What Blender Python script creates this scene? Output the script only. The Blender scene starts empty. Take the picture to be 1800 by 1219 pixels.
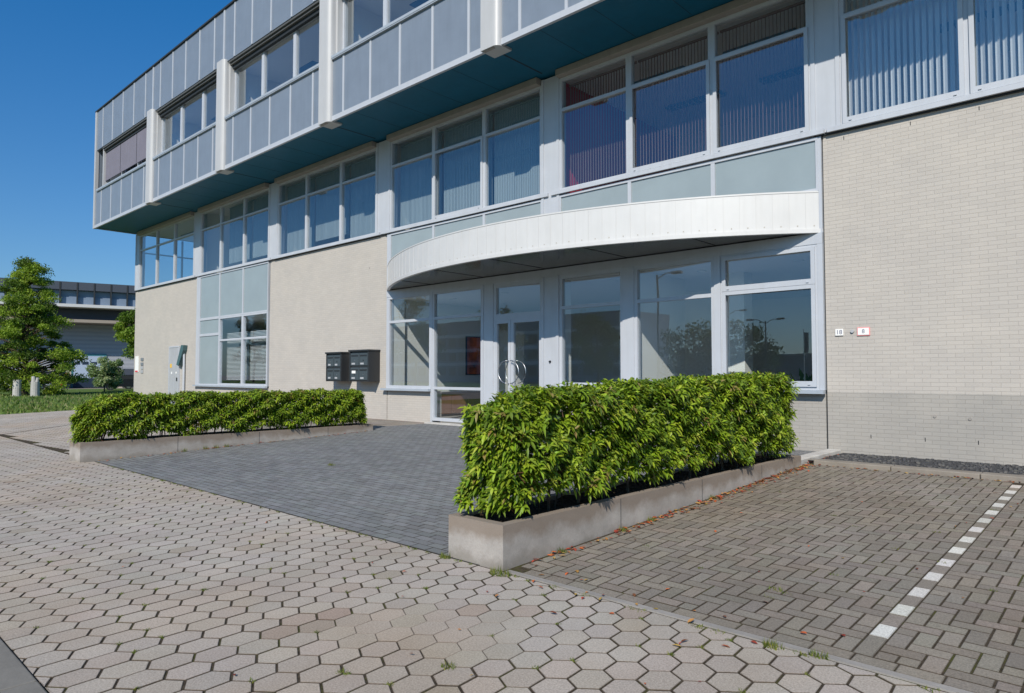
import bpy, bmesh, math, random
from mathutils import Vector, Matrix
random.seed(7)
C = bpy.context.scene
COL = C.collection
R = math.radians

# ------------------------------------------------------------------ camera, world, sun, exposure
H = 1.5
cam_d = bpy.data.cameras.new('camera'); cam = bpy.data.objects.new('camera', cam_d); COL.objects.link(cam)
cam_d.sensor_width = 36; cam_d.sensor_fit = 'HORIZONTAL'; cam_d.lens = 24.1
cam_d.clip_start = 0.05; cam_d.clip_end = 2000
cam.location = (0, 0, H)
cam.rotation_euler = (R(90 + 2.305), 0, R(42.8))
C.camera = cam
w = bpy.data.worlds.new('World'); C.world = w; w.use_nodes = True
nt = w.node_tree; nt.nodes.clear()
sky = nt.nodes.new('ShaderNodeTexSky'); sky.sky_type = 'NISHITA'; sky.sun_disc = False
SUN = Vector((0.5, -1.0, 0.825)).normalized()
sky.sun_elevation = math.asin(SUN.z); sky.sun_rotation = math.atan2(SUN.x, SUN.y)
sky.altitude = 0; sky.air_density = 1.0; sky.dust_density = 0.6; sky.ozone_density = 3.2
bg = nt.nodes.new('ShaderNodeBackground'); bg.inputs[1].default_value = 0.115
ow = nt.nodes.new('ShaderNodeOutputWorld')
tn = nt.nodes.new('ShaderNodeMix'); tn.data_type = 'RGBA'; tn.blend_type = 'MULTIPLY'; tn.inputs[0].default_value = 1.0
tc = nt.nodes.new('ShaderNodeTexCoord'); sp = nt.nodes.new('ShaderNodeSeparateXYZ'); nt.links.new(tc.outputs['Generated'], sp.inputs[0])
mr = nt.nodes.new('ShaderNodeMapRange'); nt.links.new(sp.outputs[2], mr.inputs[0]); mr.inputs[1].default_value = .02; mr.inputs[2].default_value = .5
t2 = nt.nodes.new('ShaderNodeMix'); t2.data_type = 'RGBA'; nt.links.new(mr.outputs[0], t2.inputs[0])
t2.inputs[6].default_value = (.56, .71, .86, 1); t2.inputs[7].default_value = (.14, .76, 1.18, 1)   # hazier near the horizon, deep blue above
nt.links.new(t2.outputs[2], tn.inputs[7])
nt.links.new(sky.outputs[0], tn.inputs[6]); nt.links.new(tn.outputs[2], bg.inputs[0]); nt.links.new(bg.outputs[0], ow.inputs[0])
sl = bpy.data.lights.new('sun', 'SUN'); sl.energy = 5.0; sl.angle = R(0.5); sl.color = (1.0, 0.925, 0.81)
so = bpy.data.objects.new('sun', sl); COL.objects.link(so)
so.rotation_euler = SUN.to_track_quat('Z', 'Y').to_euler(); so.location = (20, -40, 40)
C.view_settings.view_transform = 'Standard'; C.view_settings.look = 'None'
C.view_settings.exposure = 0.0; C.view_settings.gamma = 1

# ------------------------------------------------------------------ materials
def mat(name, col=(.5, .5, .5), rough=.6, metal=0.0, spec=.5):
    m = bpy.data.materials.new(name); m.use_nodes = True
    b = m.node_tree.nodes['Principled BSDF']
    b.inputs['Base Color'].default_value = (*col, 1); b.inputs['Roughness'].default_value = rough
    b.inputs['Metallic'].default_value = metal; b.inputs['Specular IOR Level'].default_value = spec
    return m
def nd(m, t, **k):
    n = m.node_tree.nodes.new(t)
    for a, v in k.items(): setattr(n, a, v)
    return n
def lk(m, a, b): m.node_tree.links.new(a, b)
def bsdf(m): return m.node_tree.nodes['Principled BSDF']
def mixc(m, f, a, b, mode='MIX'):
    n = nd(m, 'ShaderNodeMix', data_type='RGBA', blend_type=mode)
    for s, v in ((0, f), (6, a), (7, b)):
        if hasattr(v, 'links'): lk(m, v, n.inputs[s])
        elif isinstance(v, tuple): n.inputs[s].default_value = (*v, 1)
        else: n.inputs[s].default_value = v
    return n.outputs[2]
def mth(m, op, a, b=0.0, clamp=False):
    n = nd(m, 'ShaderNodeMath', operation=op, use_clamp=clamp)
    for s, v in ((0, a), (1, b)):
        if hasattr(v, 'links'): lk(m, v, n.inputs[s])
        else: n.inputs[s].default_value = v
    return n.outputs[0]
def noise(m, scale, detail=4, rough=.6, vec=None, out=0):
    n = nd(m, 'ShaderNodeTexNoise'); n.inputs['Scale'].default_value = scale
    n.inputs['Detail'].default_value = detail; n.inputs['Roughness'].default_value = rough
    lk(m, vec if vec is not None else pos(m), n.inputs['Vector']); return n.outputs[out]
def pos(m):
    if 'GEO' not in m.node_tree.nodes:
        g = nd(m, 'ShaderNodeNewGeometry'); g.name = 'GEO'
    return m.node_tree.nodes['GEO'].outputs['Position']
def xyz(m):
    s = nd(m, 'ShaderNodeSeparateXYZ'); lk(m, pos(m), s.inputs[0]); return s.outputs
def ramp(m, f, lo, hi):
    n = nd(m, 'ShaderNodeMapRange'); lk(m, f, n.inputs[0])
    n.inputs[1].default_value = lo; n.inputs[2].default_value = hi; return n.outputs[0]
def bump(m, h, s=.3, d=.01):
    n = nd(m, 'ShaderNodeBump'); n.inputs['Strength'].default_value = s; n.inputs['Distance'].default_value = d
    lk(m, h, n.inputs['Height']); lk(m, n.outputs[0], bsdf(m).inputs['Normal'])
def base(m, c): lk(m, c, bsdf(m).inputs['Base Color'])
def vary(m, c, amt=.12, scale=3.0, d=5):
    f = ramp(m, noise(m, scale, d), .3, .7)
    base(m, mixc(m, f, tuple(v * (1 - amt) for v in c), tuple(min(1, v * (1 + amt)) for v in c)))
    return m

def brick_mat(name, dark):
    m = mat(name, rough=.85, spec=.2)
    x = xyz(m)
    cb = nd(m, 'ShaderNodeCombineXYZ'); lk(m, x[0], cb.inputs[0]); lk(m, x[2], cb.inputs[1])
    # slight wander so that courses are not ruler straight
    wob = nd(m, 'ShaderNodeVectorMath', operation='SCALE'); lk(m, noise(m, 6, 2, .5, out=1), wob.inputs[0]); wob.inputs[3].default_value = .006
    ad = nd(m, 'ShaderNodeVectorMath', operation='ADD'); lk(m, cb.outputs[0], ad.inputs[0]); lk(m, wob.outputs[0], ad.inputs[1])
    b = nd(m, 'ShaderNodeTexBrick'); lk(m, ad.outputs[0], b.inputs['Vector'])
    b.inputs['Scale'].default_value = 1; b.inputs['Brick Width'].default_value = .22; b.inputs['Row Height'].default_value = .0625
    b.inputs['Mortar Size'].default_value = .004; b.inputs['Mortar Smooth'].default_value = .35; b.inputs['Bias'].default_value = -.1
    b.offset = .5
    b.inputs['Color1'].default_value = (.468, .436, .397, 1); b.inputs['Color2'].default_value = (.44, .41, .374, 1)
    b.inputs['Mortar'].default_value = (.375, .349, .318, 1)
    f1 = ramp(m, noise(m, 1.3, 6, .65), .3, .72)
    c = mixc(m, f1, (.93, .93, .94), (1.03, 1.02, 1.01))
    c = mixc(m, 1.0, b.outputs['Color'], c, 'MULTIPLY')
    # fine grit
    c = mixc(m, mth(m, 'MULTIPLY', ramp(m, noise(m, 90, 3, .7), .55, .8), .25), c, (.33, .3, .27))
    if dark:   # repainted / washed greyer band at the foot of the wall
        edge = mth(m, 'ADD', x[2], mth(m, 'MULTIPLY', mth(m, 'SUBTRACT', noise(m, 5, 2), .5), .02))
        lo = mth(m, 'LESS_THAN', edge, 1.205)
        patch = ramp(m, noise(m, .9, 3), .25, .75)
        g = mixc(m, patch, (.70, .72, .735), (.86, .865, .86))
        c = mixc(m, lo, c, mixc(m, 1.0, c, g, 'MULTIPLY'))
    base(m, c)
    bump(m, mth(m, 'ADD', mth(m, 'MULTIPLY', b.outputs['Fac'], -1.0), mth(m, 'MULTIPLY', noise(m, 60, 4), .5)), .45, .006)
    return m
M = {}
M['brick'] = brick_mat('beige_brick', False)
M['brick_base'] = brick_mat('beige_brick_with_grey_base', True)
def coat(name, col, rough, metal=0, amt=.05, bmp=.0):
    m = mat(name, col, rough, metal)
    sc_ = nd(m, 'ShaderNodeVectorMath', operation='MULTIPLY'); lk(m, pos(m), sc_.inputs[0]); sc_.inputs[1].default_value = (7, 7, .55)
    f1 = ramp(m, noise(m, 2.2, 5), .3, .7); f2 = ramp(m, noise(m, 1.0, 4, .65, vec=sc_.outputs[0]), .48, .80)
    c_ = mixc(m, f1, tuple(v * (1 - amt) for v in col), tuple(v * (1 + amt) for v in col))
    base(m, mixc(m, mth(m, 'MULTIPLY', f2, min(.45, amt * 5)), c_, tuple(v * q for v, q in zip(col, (.62, .60, .56)))))
    if bmp: bump(m, noise(m, 14, 3), bmp, .004)
    return m
M['frame'] = coat('aluminium_frame', (.45, .472, .515), .35, 0, .04)
M['column'] = coat('column_cladding', (.45, .472, .515), .42, 0, .04)
M['fin'] = coat('white_fin', (.45, .45, .455), .4, 0, .03)
M['clad'] = coat('grey_cladding', (.20, .235, .285), .38, .1, .05, .05)
M['joint'] = coat('cladding_joint', (.44, .46, .50), .35, 0, .03)
M['spandrel'] = mat('spandrel_panel', (.36, .45, .49), .16)
vary(M['spandrel'], (.265, .315, .335), .05, 1.2)
M['canopy'] = coat('white_canopy', (.57, .565, .56), .4, 0, .03)
M['stain'] = coat('fascia_dirt', (.42, .39, .34), .8)
M['soffit'] = coat('teal_soffit', (.003, .10, .18), .45, 0, .06); bsdf(M['soffit']).inputs['Specular IOR Level'].default_value = .25
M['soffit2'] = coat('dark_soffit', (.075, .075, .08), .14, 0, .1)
M['groove'] = mat('dark_gap', (.015, .02, .025), .8)
M['screen_dark'] = coat('bronze_head_box', (.09, .088, .08), .5, 0, .08)
M['screen'] = coat('screen_box', (.30, .27, .24), .5, 0, .08)
M['screen_cloth'] = coat('mauve_screen_cloth', (.17, .16, .20), .8, 0, .06)
M['sill'] = coat('sill_metal', (.34, .38, .43), .35)
M['white'] = mat('white_paint', (.78, .77, .75), .6)
M['wallwhite'] = mat('interior_wall_white', (.85, .85, .83), .8)
M['ceil'] = mat('interior_ceiling', (.85, .85, .85), .8)
M['carpet'] = mat('interior_carpet', (.28, .27, .26), .9)
M['redwall'] = mat('interior_red_wall', (.50, .02, .05), .7)
M['lampoff'] = mat('ceiling_lamp_metal', (.16, .24, .34), .4)
M['lampon'] = mat('louvre_white', (.8, .8, .8), .5)
M['dark'] = mat('dark_plastic', (.025, .027, .03), .35)
M['darkbox'] = mat('mailbox_face', (.055, .07, .08), .3)
M['steel'] = mat('brushed_steel', (.5, .51, .53), .38, 1.0)
M['doorgrey'] = coat('grey_metal_door', (.38, .39, .41), .5, 0, .05)
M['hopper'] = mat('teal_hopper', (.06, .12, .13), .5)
M['wood'] = coat('brown_wood', (.22, .10, .055), .5, 0, .15)
M['soil'] = mat('soil', rough=.95, spec=.1)
base(M['soil'], mixc(M['soil'], ramp(M['soil'], noise(M['soil'], 30, 5), .35, .7), (.02, .015, .01), (.07, .05, .035)))
bump(M['soil'], noise(M['soil'], 40, 5), 1.0, .02)
M['blind'] = mat('vertical_blind_cloth', (.62, .63, .64), .8)
M['blind_d'] = mat('brown_blind_cloth', (.30, .19, .17), .8)
M['blind_p'] = mat('pale_blind_cloth', (.27, .33, .36), .8)

def glass(name, tint, refl=1.0):
    m = bpy.data.materials.new(name); m.use_nodes = True; t = m.node_tree; t.nodes.clear()
    tr = t.nodes.new('ShaderNodeBsdfTransparent'); tr.inputs[0].default_value = (*tint, 1)
    gl = t.nodes.new('ShaderNodeBsdfGlossy'); gl.inputs['Roughness'].default_value = 0.0
    gl.inputs[0].default_value = (.86, .93, 1, 1)
    # two-sided Schlick reflectance (same from inside and outside)
    gg = t.nodes.new('ShaderNodeNewGeometry'); dt = t.nodes.new('ShaderNodeVectorMath'); dt.operation = 'DOT_PRODUCT'
    t.links.new(gg.outputs['Incoming'], dt.inputs[0]); t.links.new(gg.outputs['Normal'], dt.inputs[1])
    ab = t.nodes.new('ShaderNodeMath'); ab.operation = 'ABSOLUTE'; t.links.new(dt.outputs['Value'], ab.inputs[0])
    om = t.nodes.new('ShaderNodeMath'); om.operation = 'SUBTRACT'; om.use_clamp = True; om.inputs[0].default_value = 1.0; t.links.new(ab.outputs[0], om.inputs[1])
    pw = t.nodes.new('ShaderNodeMath'); pw.operation = 'POWER'; pw.inputs[1].default_value = 4.0; t.links.new(om.outputs[0], pw.inputs[0])
    mm = t.nodes.new('ShaderNodeMath'); mm.operation = 'MULTIPLY_ADD'; mm.use_clamp = True
    mm.inputs[1].default_value = .95; mm.inputs[2].default_value = refl
    t.links.new(pw.outputs[0], mm.inputs[0])
    # very slight waviness of the panes
    g = t.nodes.new('ShaderNodeNewGeometry'); n = t.nodes.new('ShaderNodeTexNoise'); n.inputs['Scale'].default_value = 1.1; n.inputs['Detail'].default_value = 1
    t.links.new(g.outputs['Position'], n.inputs['Vector'])
    bp = t.nodes.new('ShaderNodeBump'); bp.inputs['Strength'].default_value = .04; bp.inputs['Distance'].default_value = .02
    t.links.new(n.outputs[0], bp.inputs['Height']); t.links.new(bp.outputs[0], gl.inputs['Normal'])
    mx = t.nodes.new('ShaderNodeMixShader'); o = t.nodes.new('ShaderNodeOutputMaterial')
    t.links.new(mm.outputs[0], mx.inputs[0]); t.links.new(tr.outputs[0], mx.inputs[1]); t.links.new(gl.outputs[0], mx.inputs[2])
    t.links.new(mx.outputs[0], o.inputs[0]); return m
M['glass'] = glass('window_glass', (.90, .94, .95), .185)
M['glass_dark'] = glass('tinted_glass', (.45, .58, .66), .25)

def attr_mat(name, rough=.8, bumpy=0, grit=0, stain=None, trans=0, spec=.3):
    m = mat(name, rough=rough, spec=spec)
    a = nd(m, 'ShaderNodeAttribute'); a.attribute_name = 'tone'
    c = a.outputs['Color']
    if grit:
        c = mixc(m, ramp(m, noise(m, 95, 4, .85), .36, .62), mixc(m, 1.0, c, (2 - grit, 2 - grit, 2 - grit), 'MULTIPLY'), mixc(m, 1.0, c, (grit, grit, grit), 'MULTIPLY'))
    if stain:
        f = ramp(m, noise(m, stain[0], 5, .6), .38, .68)
        c = mixc(m, f, c, mixc(m, 1.0, c, stain[1], 'MULTIPLY'))
        f2 = ramp(m, noise(m, .35, 4, .6), .45, .7)
        c = mixc(m, f2, c, mixc(m, 1.0, c, stain[2], 'MULTIPLY'))
    base(m, c)
    if bumpy: bump(m, noise(m, 120, 4, .7), bumpy, .006)
    if trans:
        b = bsdf(m); tr = nd(m, 'ShaderNodeBsdfTranslucent')
        br = mixc(m, 1.0, c, (1.5, 1.7, .6), 'MULTIPLY'); lk(m, br, tr.inputs[0])
        mx = nd(m, 'ShaderNodeMixShader'); mx.inputs[0].default_value = trans
        o = m.node_tree.nodes['Material Output']
        lk(m, b.outputs[0], mx.inputs[1]); lk(m, tr.outputs[0], mx.inputs[2]); lk(m, mx.outputs[0], o.inputs[0])
    return m
M['hex'] = attr_mat('hexagon_paver', .9, .6, .74, (.9, (.84, .83, .82), (.97, .88, .78)))
M['dpav'] = attr_mat('dark_paver', .8, .3, .85, (1.6, (.88, .88, .88), (1.12, 1.12, 1.1)))
M['herr'] = attr_mat('grey_herringbone_paver', .9, .6, .72, (.8, (.82, .81, .79), (1.0, .92, .82)))
M['leaf'] = attr_mat('laurel_leaf', .48, 0, 0, None, .22, spec=.35)
M['needle'] = attr_mat('tree_foliage', .6, 0, 0, None, .3)
M['litter'] = attr_mat('fallen_leaf', .7)
def ground_mat(name, a, b, sc, moss=None, bm=.6):
    m = mat(name, rough=.95, spec=.1)
    c = mixc(m, ramp(m, noise(m, sc, 6, .7), .35, .65), a, b)
    if moss: c = mixc(m, ramp(m, noise(m, 2.3, 5, .7), .52, .66), c, moss)
    base(m, c); bump(m, noise(m, sc * 2, 4), bm, .02); return m
M['jointdirt'] = ground_mat('joint_dirt', (.035, .028, .02), (.085, .068, .05), 30, (.07, .075, .02))
M['dirtdark'] = ground_mat('dark_joint_dirt', (.04, .042, .045), (.075, .078, .08), 40)
M['grass'] = ground_mat('grass_ground', (.055, .10, .022), (.12, .175, .045), 1.5)
M['far'] = ground_mat('far_ground', (.20, .18, .16), (.28, .26, .23), .8)
M['gravel'] = ground_mat('gravel', (.03, .032, .036), (.12, .12, .125), 45, None, 1.0)
def concrete(name, col, streak=True):
    m = mat(name, rough=.9, spec=.2); x = xyz(m)
    c = mixc(m, ramp(m, noise(m, 2.5, 7, .7), .3, .7), tuple(v * .75 for v in col), tuple(v * 1.15 for v in col))
    if streak:
        e = mth(m, 'ADD', x[2], mth(m, 'MULTIPLY', mth(m, 'SUBTRACT', noise(m, 3.0, 5, .65), .5), .34))
        f = ramp(m, e, .17, .27)
        c = mixc(m, mth(m, 'MULTIPLY', f, .75), c, tuple(v * f_ for v, f_ in zip(col, (.55, .46, .38))))
        f3 = ramp(m, e, .10, .03)
        c = mixc(m, mth(m, 'MULTIPLY', f3, .4), c, (.14, .12, .09))
    c = mixc(m, mth(m, 'MULTIPLY', ramp(m, noise(m, 110, 3, .8), .5, .75), .3), c, (.12, .11, .1))
    base(m, c); bump(m, noise(m, 50, 5, .7), .45, .006); return m
M['conc'] = concrete('weathered_concrete', (.37, .342, .315))
M['kerbdark'] = concrete('dark_kerb_concrete', (.20, .19, .172), False)
M['kerb'] = concrete('kerb_concrete', (.30, .28, .26), False)
M['kerbw'] = concrete('pale_kerb_concrete', (.52, .50, .47), False)
M['bark'] = ground_mat('bark', (.06, .045, .03), (.13, .10, .07), 18)
M['post'] = concrete('post_concrete', (.42, .41, .39), False)

# ------------------------------------------------------------------ helpers
def gz(y): return 0.0 if y < 3.83 else min(.2, .2 * (y - 3.83) / 6.2)
class MB:
    def __init__(s): s.v = []; s.f = []; s.c = []; s.sm = False
    def poly(s, pts, col=None):
        n = len(s.v); s.v += [tuple(p) for p in pts]; s.f.append(tuple(range(n, n + len(pts)))); s.c.append(col)
    def box(s, x0, x1, y0, y1, z0, z1, col=None):
        if x0 > x1: x0, x1 = x1, x0
        n = len(s.v)
        s.v += [(x, y, z) for z in (z0, z1) for x, y in ((x0, y0), (x1, y0), (x1, y1), (x0, y1))]
        for q in ((3, 2, 1, 0), (4, 5, 6, 7), (0, 1, 5, 4), (1, 2, 6, 5), (2, 3, 7, 6), (3, 0, 4, 7)):
            s.f.append(tuple(n + i for i in q)); s.c.append(col)
        return s
    def prism(s, ring, z0, z1, col=None):   # ring of (x,y) ccw
        n = len(s.v); k = len(ring)
        s.v += [(x, y, z0) for x, y in ring] + [(x, y, z1) for x, y in ring]
        s.f.append(tuple(range(n + k - 1, n - 1, -1))); s.c.append(col)
        s.f.append(tuple(range(n + k, n + 2 * k))); s.c.append(col)
        for i in range(k):
            j = (i + 1) % k; s.f.append((n + i, n + j, n + k + j, n + k + i)); s.c.append(col)
        return s
    def tube(s, pts, rads, seg=8, col=None, cap=True):
        n0 = len(s.v); pts = [Vector(p) for p in pts]
        for i, p in enumerate(pts):
            d = (pts[min(i + 1, len(pts) - 1)] - pts[max(i - 1, 0)]).normalized()
            a = d.cross(Vector((0, 0, 1)) if abs(d.z) < .95 else Vector((1, 0, 0))).normalized(); b = d.cross(a)
            for k in range(seg):
                t = 2 * math.pi * k / seg; s.v.append(tuple(p + (a * math.cos(t) + b * math.sin(t)) * rads[i]))
        for i in range(len(pts) - 1):
            for k in range(seg):
                k2 = (k + 1) % seg
                s.f.append((n0 + i * seg + k, n0 + (i + 1) * seg + k, n0 + (i + 1) * seg + k2, n0 + i * seg + k2)); s.c.append(col)
        if cap:
            s.f.append(tuple(n0 + k for k in range(seg))); s.c.append(col)
            e = n0 + (len(pts) - 1) * seg; s.f.append(tuple(e + k for k in reversed(range(seg)))); s.c.append(col)
        return s
    def build(s, name, m, parent=None, bevel=0, smooth=False):
        me = bpy.data.meshes.new(name); me.from_pydata(s.v, [], s.f); me.materials.append(m)
        if any(c is not None for c in s.c):
            at = me.color_attributes.new('tone', 'FLOAT_COLOR', 'CORNER')
            k = 0; buf = []
            for f, c in zip(s.f, s.c):
                c = c or (.2, .2, .2)
                for _ in f: buf += [c[0], c[1], c[2], 1.0]
            at.data.foreach_set('color', buf)
        if smooth: me.polygons.foreach_set('use_smooth', [True] * len(me.polygons))
        me.update()
        o = bpy.data.objects.new(name, me); COL.objects.link(o)
        if parent: 
            o.parent = parent
            if parent.type == 'EMPTY' or True:
                o.matrix_parent_inverse = parent_matrix(parent).inverted()
        if bevel:
            b = o.modifiers.new('bevel', 'BEVEL'); b.width = bevel; b.segments = 2; b.limit_method = 'ANGLE'
        return o
def parent_matrix(p):
    mt = Matrix.Translation(p.location) @ p.rotation_euler.to_matrix().to_4x4()
    if p.parent: mt = parent_matrix(p.parent) @ p.matrix_parent_inverse @ mt
    return mt
def thing(name, label, cat, loc=(0, 0, 0), group=None):
    o = bpy.data.objects.new(name, None); COL.objects.link(o); o.location = loc; o.empty_display_size = .2
    o['label'] = label; o['category'] = cat
    if group: o['group'] = group
    return o
def tag(o, label, cat, group=None, kind=None):
    o['label'] = label; o['category'] = cat
    if group: o['group'] = group
    if kind: o['kind'] = kind
    return o
def struct(name, mb, m, **k):
    o = mb.build(name, m, **k); o['kind'] = 'structure'; return o
def text_mesh(name, txt, size, m, parent, loc, rot, depth=.002):
    cu = bpy.data.curves.new(name, 'FONT'); cu.body = txt; cu.size = size; cu.align_x = 'CENTER'; cu.align_y = 'CENTER'; cu.extrude = depth
    t = bpy.data.objects.new(name + '_tmp', cu); COL.objects.link(t)
    dg = bpy.context.evaluated_depsgraph_get(); me = bpy.data.meshes.new_from_object(t.evaluated_get(dg))
    COL.objects.unlink(t); bpy.data.objects.remove(t); bpy.data.curves.remove(cu)
    mt = Matrix.Translation(loc) @ Matrix.Rotation(rot, 4, 'X'); me.transform(mt); me.materials.clear(); me.materials.append(m)
    o = bpy.data.objects.new(name, me); COL.objects.link(o)
    if parent: o.parent = parent; o.matrix_parent_inverse = parent_matrix(parent).inverted()
    return o
def rnd(a, b): return random.uniform(a, b)
def tint(c, a=.1, hue=.02):
    k = rnd(1 - a, 1 + a); return tuple(max(0, v * k * rnd(1 - hue, 1 + hue)) for v in c)
def clip(poly, x0, x1, y0, y1):
    for ax, lim, sg in ((0, x0, 1), (0, x1, -1), (1, y0, 1), (1, y1, -1)):
        out = []
        for i in range(len(poly)):
            a, b = poly[i - 1], poly[i]
            ia, ib = (a[ax] - lim) * sg >= 0, (b[ax] - lim) * sg >= 0
            if ia != ib:
                t = (lim - a[ax]) / (b[ax] - a[ax]); out.append((a[0] + t * (b[0] - a[0]), a[1] + t * (b[1] - a[1])))
            if ib: out.append(b)
        poly = out
        if len(poly) < 3: return []
    return poly
def paver(mb, poly, gap, z, ch, h, col, tilt=0):
    n = len(poly); cx = sum(p[0] for p in poly) / n; cy = sum(p[1] for p in poly) / n
    ar = abs(sum(poly[i - 1][0] * poly[i][1] - poly[i][0] * poly[i - 1][1] for i in range(n))) / 2
    if ar < 4e-4: return
    def ins(d):
        out = []
        for i in range(n):
            p, a, b = Vector(poly[i]), Vector(poly[i - 1]), Vector(poly[(i + 1) % n])
            e1 = (p - a); e2 = (b - p)
            if e1.length < 1e-5 or e2.length < 1e-5: out.append(tuple(p)); continue
            e1.normalize(); e2.normalize()
            n1 = Vector((-e1.y, e1.x)); n2 = Vector((-e2.y, e2.x)); bb = (n1 + n2)
            q = max(.35, bb.length_squared / 2); bb = bb / q
            out.append(tuple(p + bb * d))
        return out
    tx, ty = rnd(-tilt, tilt), rnd(-tilt, tilt); dz = rnd(-.0012, .0012)
    def zz(p, o): return gz(p[1]) + z + o + dz + (p[0] - cx) * tx + (p[1] - cy) * ty
    o_, i_ = ins(gap), ins(gap + ch)
    k = len(mb.v)
    mb.v += [(p[0], p[1], zz(p, -h)) for p in o_] + [(p[0], p[1], zz(p, -ch * .6)) for p in o_] + [(p[0], p[1], zz(p, 0)) for p in i_]
    mb.f.append(tuple(k + 2 * n + i for i in range(n))); mb.c.append(col)
    for r in (0, 1):
        for i in range(n):
            j = (i + 1) % n; mb.f.append((k + r * n + i, k + r * n + j, k + (r + 1) * n + j, k + (r + 1) * n + i)); mb.c.append(tuple(v * q for v, q in zip(col, (.30, .26, .22))) if r == 0 else tuple(v * .62 for v in col))

# ------------------------------------------------------------------ ground and paving
YB = 3.83
g = MB(); S = 600
g.poly([(-S, -S, -.06), (S, -S, -.06), (S, S, -.06), (-S, S, -.06)])
struct('ground', g, M['far'])
# hexagon road
rd = MB()
HX = (.415, .372, .330)
HT = R(5.0); HDX, HDY, HS_, HTt = .184, .194, .067, .127
def hexpt(u, v): return (-1.98 + u * math.cos(HT) - v * math.sin(HT), 2.99 + u * math.sin(HT) + v * math.cos(HT))
for j in range(-26, 50):
    for i in range(-158, 36):
        x, y = hexpt((i + (.5 if j % 2 else 0)) * HDX, j * HDY)
        if y < .8 or (y > YB + .13 and x > -13.9) or y > 8.1: continue
        if x < -30: continue
        hx = [(x + a * math.cos(HT) - b * math.sin(HT), y + a * math.sin(HT) + b * math.cos(HT)) for a, b in ((HDX / 2, -HS_), (HDX / 2, HS_), (0, HTt), (-HDX / 2, HS_), (-HDX / 2, -HS_), (0, -HTt))]
        x1 = 3.5; y1 = YB - .012
        if x < -13.9 and y > YB + .13: y1 = 7.9
        pl = clip(hx, -30, x1 if y < YB + .13 else -13.98, .93, y1)
        if not pl: continue
        far = x < -12
        col = tint(HX, .065, .015)
        if random.random() < .025: col = tint((.37, .32, .27), .08)
        # brown iron stained patch near the planter
        if -3.9 < x < -2.9 and abs(y - (2.6 + (x + 3.4) * .9)) < .3: col = tint((.37, .31, .26), .10, .03)
        gp = .0062 * rnd(.75, 1.25)
        if math.hypot((x + 3.05) * .7, y - 2.75 - (x + 3.05) * .25) < rnd(.28, .5): gp = .0012; col = tint((.40, .355, .305), .05)
        paver(rd, pl, gp, 0, .003, .012, col, .004)
k = len(rd.v)
struct('road', rd, M['hex'])
jd = MB()
jd.poly([(-30, .93, -.005), (3.5, .93, -.005), (3.5, YB, -.005), (-30, YB, -.005)])
jd.poly([(-30, YB, -.005), (-13.95, YB, -.005), (-13.95, 10.03, .195), (-30, 10.03, .195)])
jd.poly([(-30, 10.03, .195), (-13.95, 10.03, .195), (-13.95, 12, .195), (-30, 12, .195)])
struct('road_base', jd, M['jointdirt'])
# rough clinker strip further left (behind the left planter and towards the grass)
ck = MB(); CK = (.27, .24, .21)
yy = 7.92
while yy < 12:
    xx = -30 + (0.1 if int(yy / .105) % 2 else 0)
    while xx < -14.1:
        paver(ck, [(xx, yy), (xx + .42, yy), (xx + .42, yy + .21), (xx, yy + .21)], .005, 0, .005, .02, tint(CK, .15, .03), .004); xx += .42
    yy += .21
struct('pavement', ck, M['hex'])
pl = MB(); pl.poly([(-47, -30, -.03), (-30, -30, -.03), (-30, 60, -.012), (-47, 60, -.012)])
pl.poly([(-30, .93, -.02), (-30, -8, -.02), (-29.9, -8, -.02), (-29.9, .93, -.02)])
lnk = MB()
for q_ in range(-6, 9):
    ax_, ay_ = -20.8 - 1.5 * q_ / 1.8 * .5, 3.9 + q_ * .5
    if ay_ < .95: continue
    lnk.poly([(ax_, ay_, gz(ay_) + .004), (ax_ - .41, ay_ + .49, gz(ay_ + .49) + .004), (ax_ - .455, ay_ + .46, gz(ay_ + .46) + .004), (ax_ - .05, ay_ - .03, gz(ay_) + .004)][::-1])
struct('worn_edge_line', lnk, concrete('worn_brown_edge', (.15, .12, .10), False))
struct('far_pavement', pl, concrete('brown_worn_paving', (.30, .27, .24), False))
# dark forecourt pavers
dp = MB(); DP = (.180, .184, .188)
y = YB; r = 0
while y < 11.98:
    x = -14.16 - (.1 if r % 2 else 0)
    while x < -3.6:
        p = clip([(x, y), (x + .2, y), (x + .2, y + .1), (x, y + .1)], -13.32 if y < 9.62 else -13.94, -4.26 if y < 10.02 else -3.9, YB, 11.99)
        if p: paver(dp, p, .0045, .002, .003, .012, tint(DP, .14, .02), .004)
        x += .2
    y += .1; r += 1
struct('forecourt', dp, M['dpav'])
db = MB(); db.poly([(-13.32, YB, -.003), (-3.9, YB, -.003), (-3.9, 10.03, .197), (-13.32, 10.03, .197)])
db.poly([(-13.95, 9.6, .183), (-13.32, 9.6, .183), (-13.32, 10.03, .197), (-13.95, 10.03, .197)]); db.poly([(-13.95, 10.03, .197), (-3.9, 10.03, .197), (-3.9, 12, .197), (-13.95, 12, .197)])
struct('forecourt_base', db, M['dirtdark'])
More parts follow.
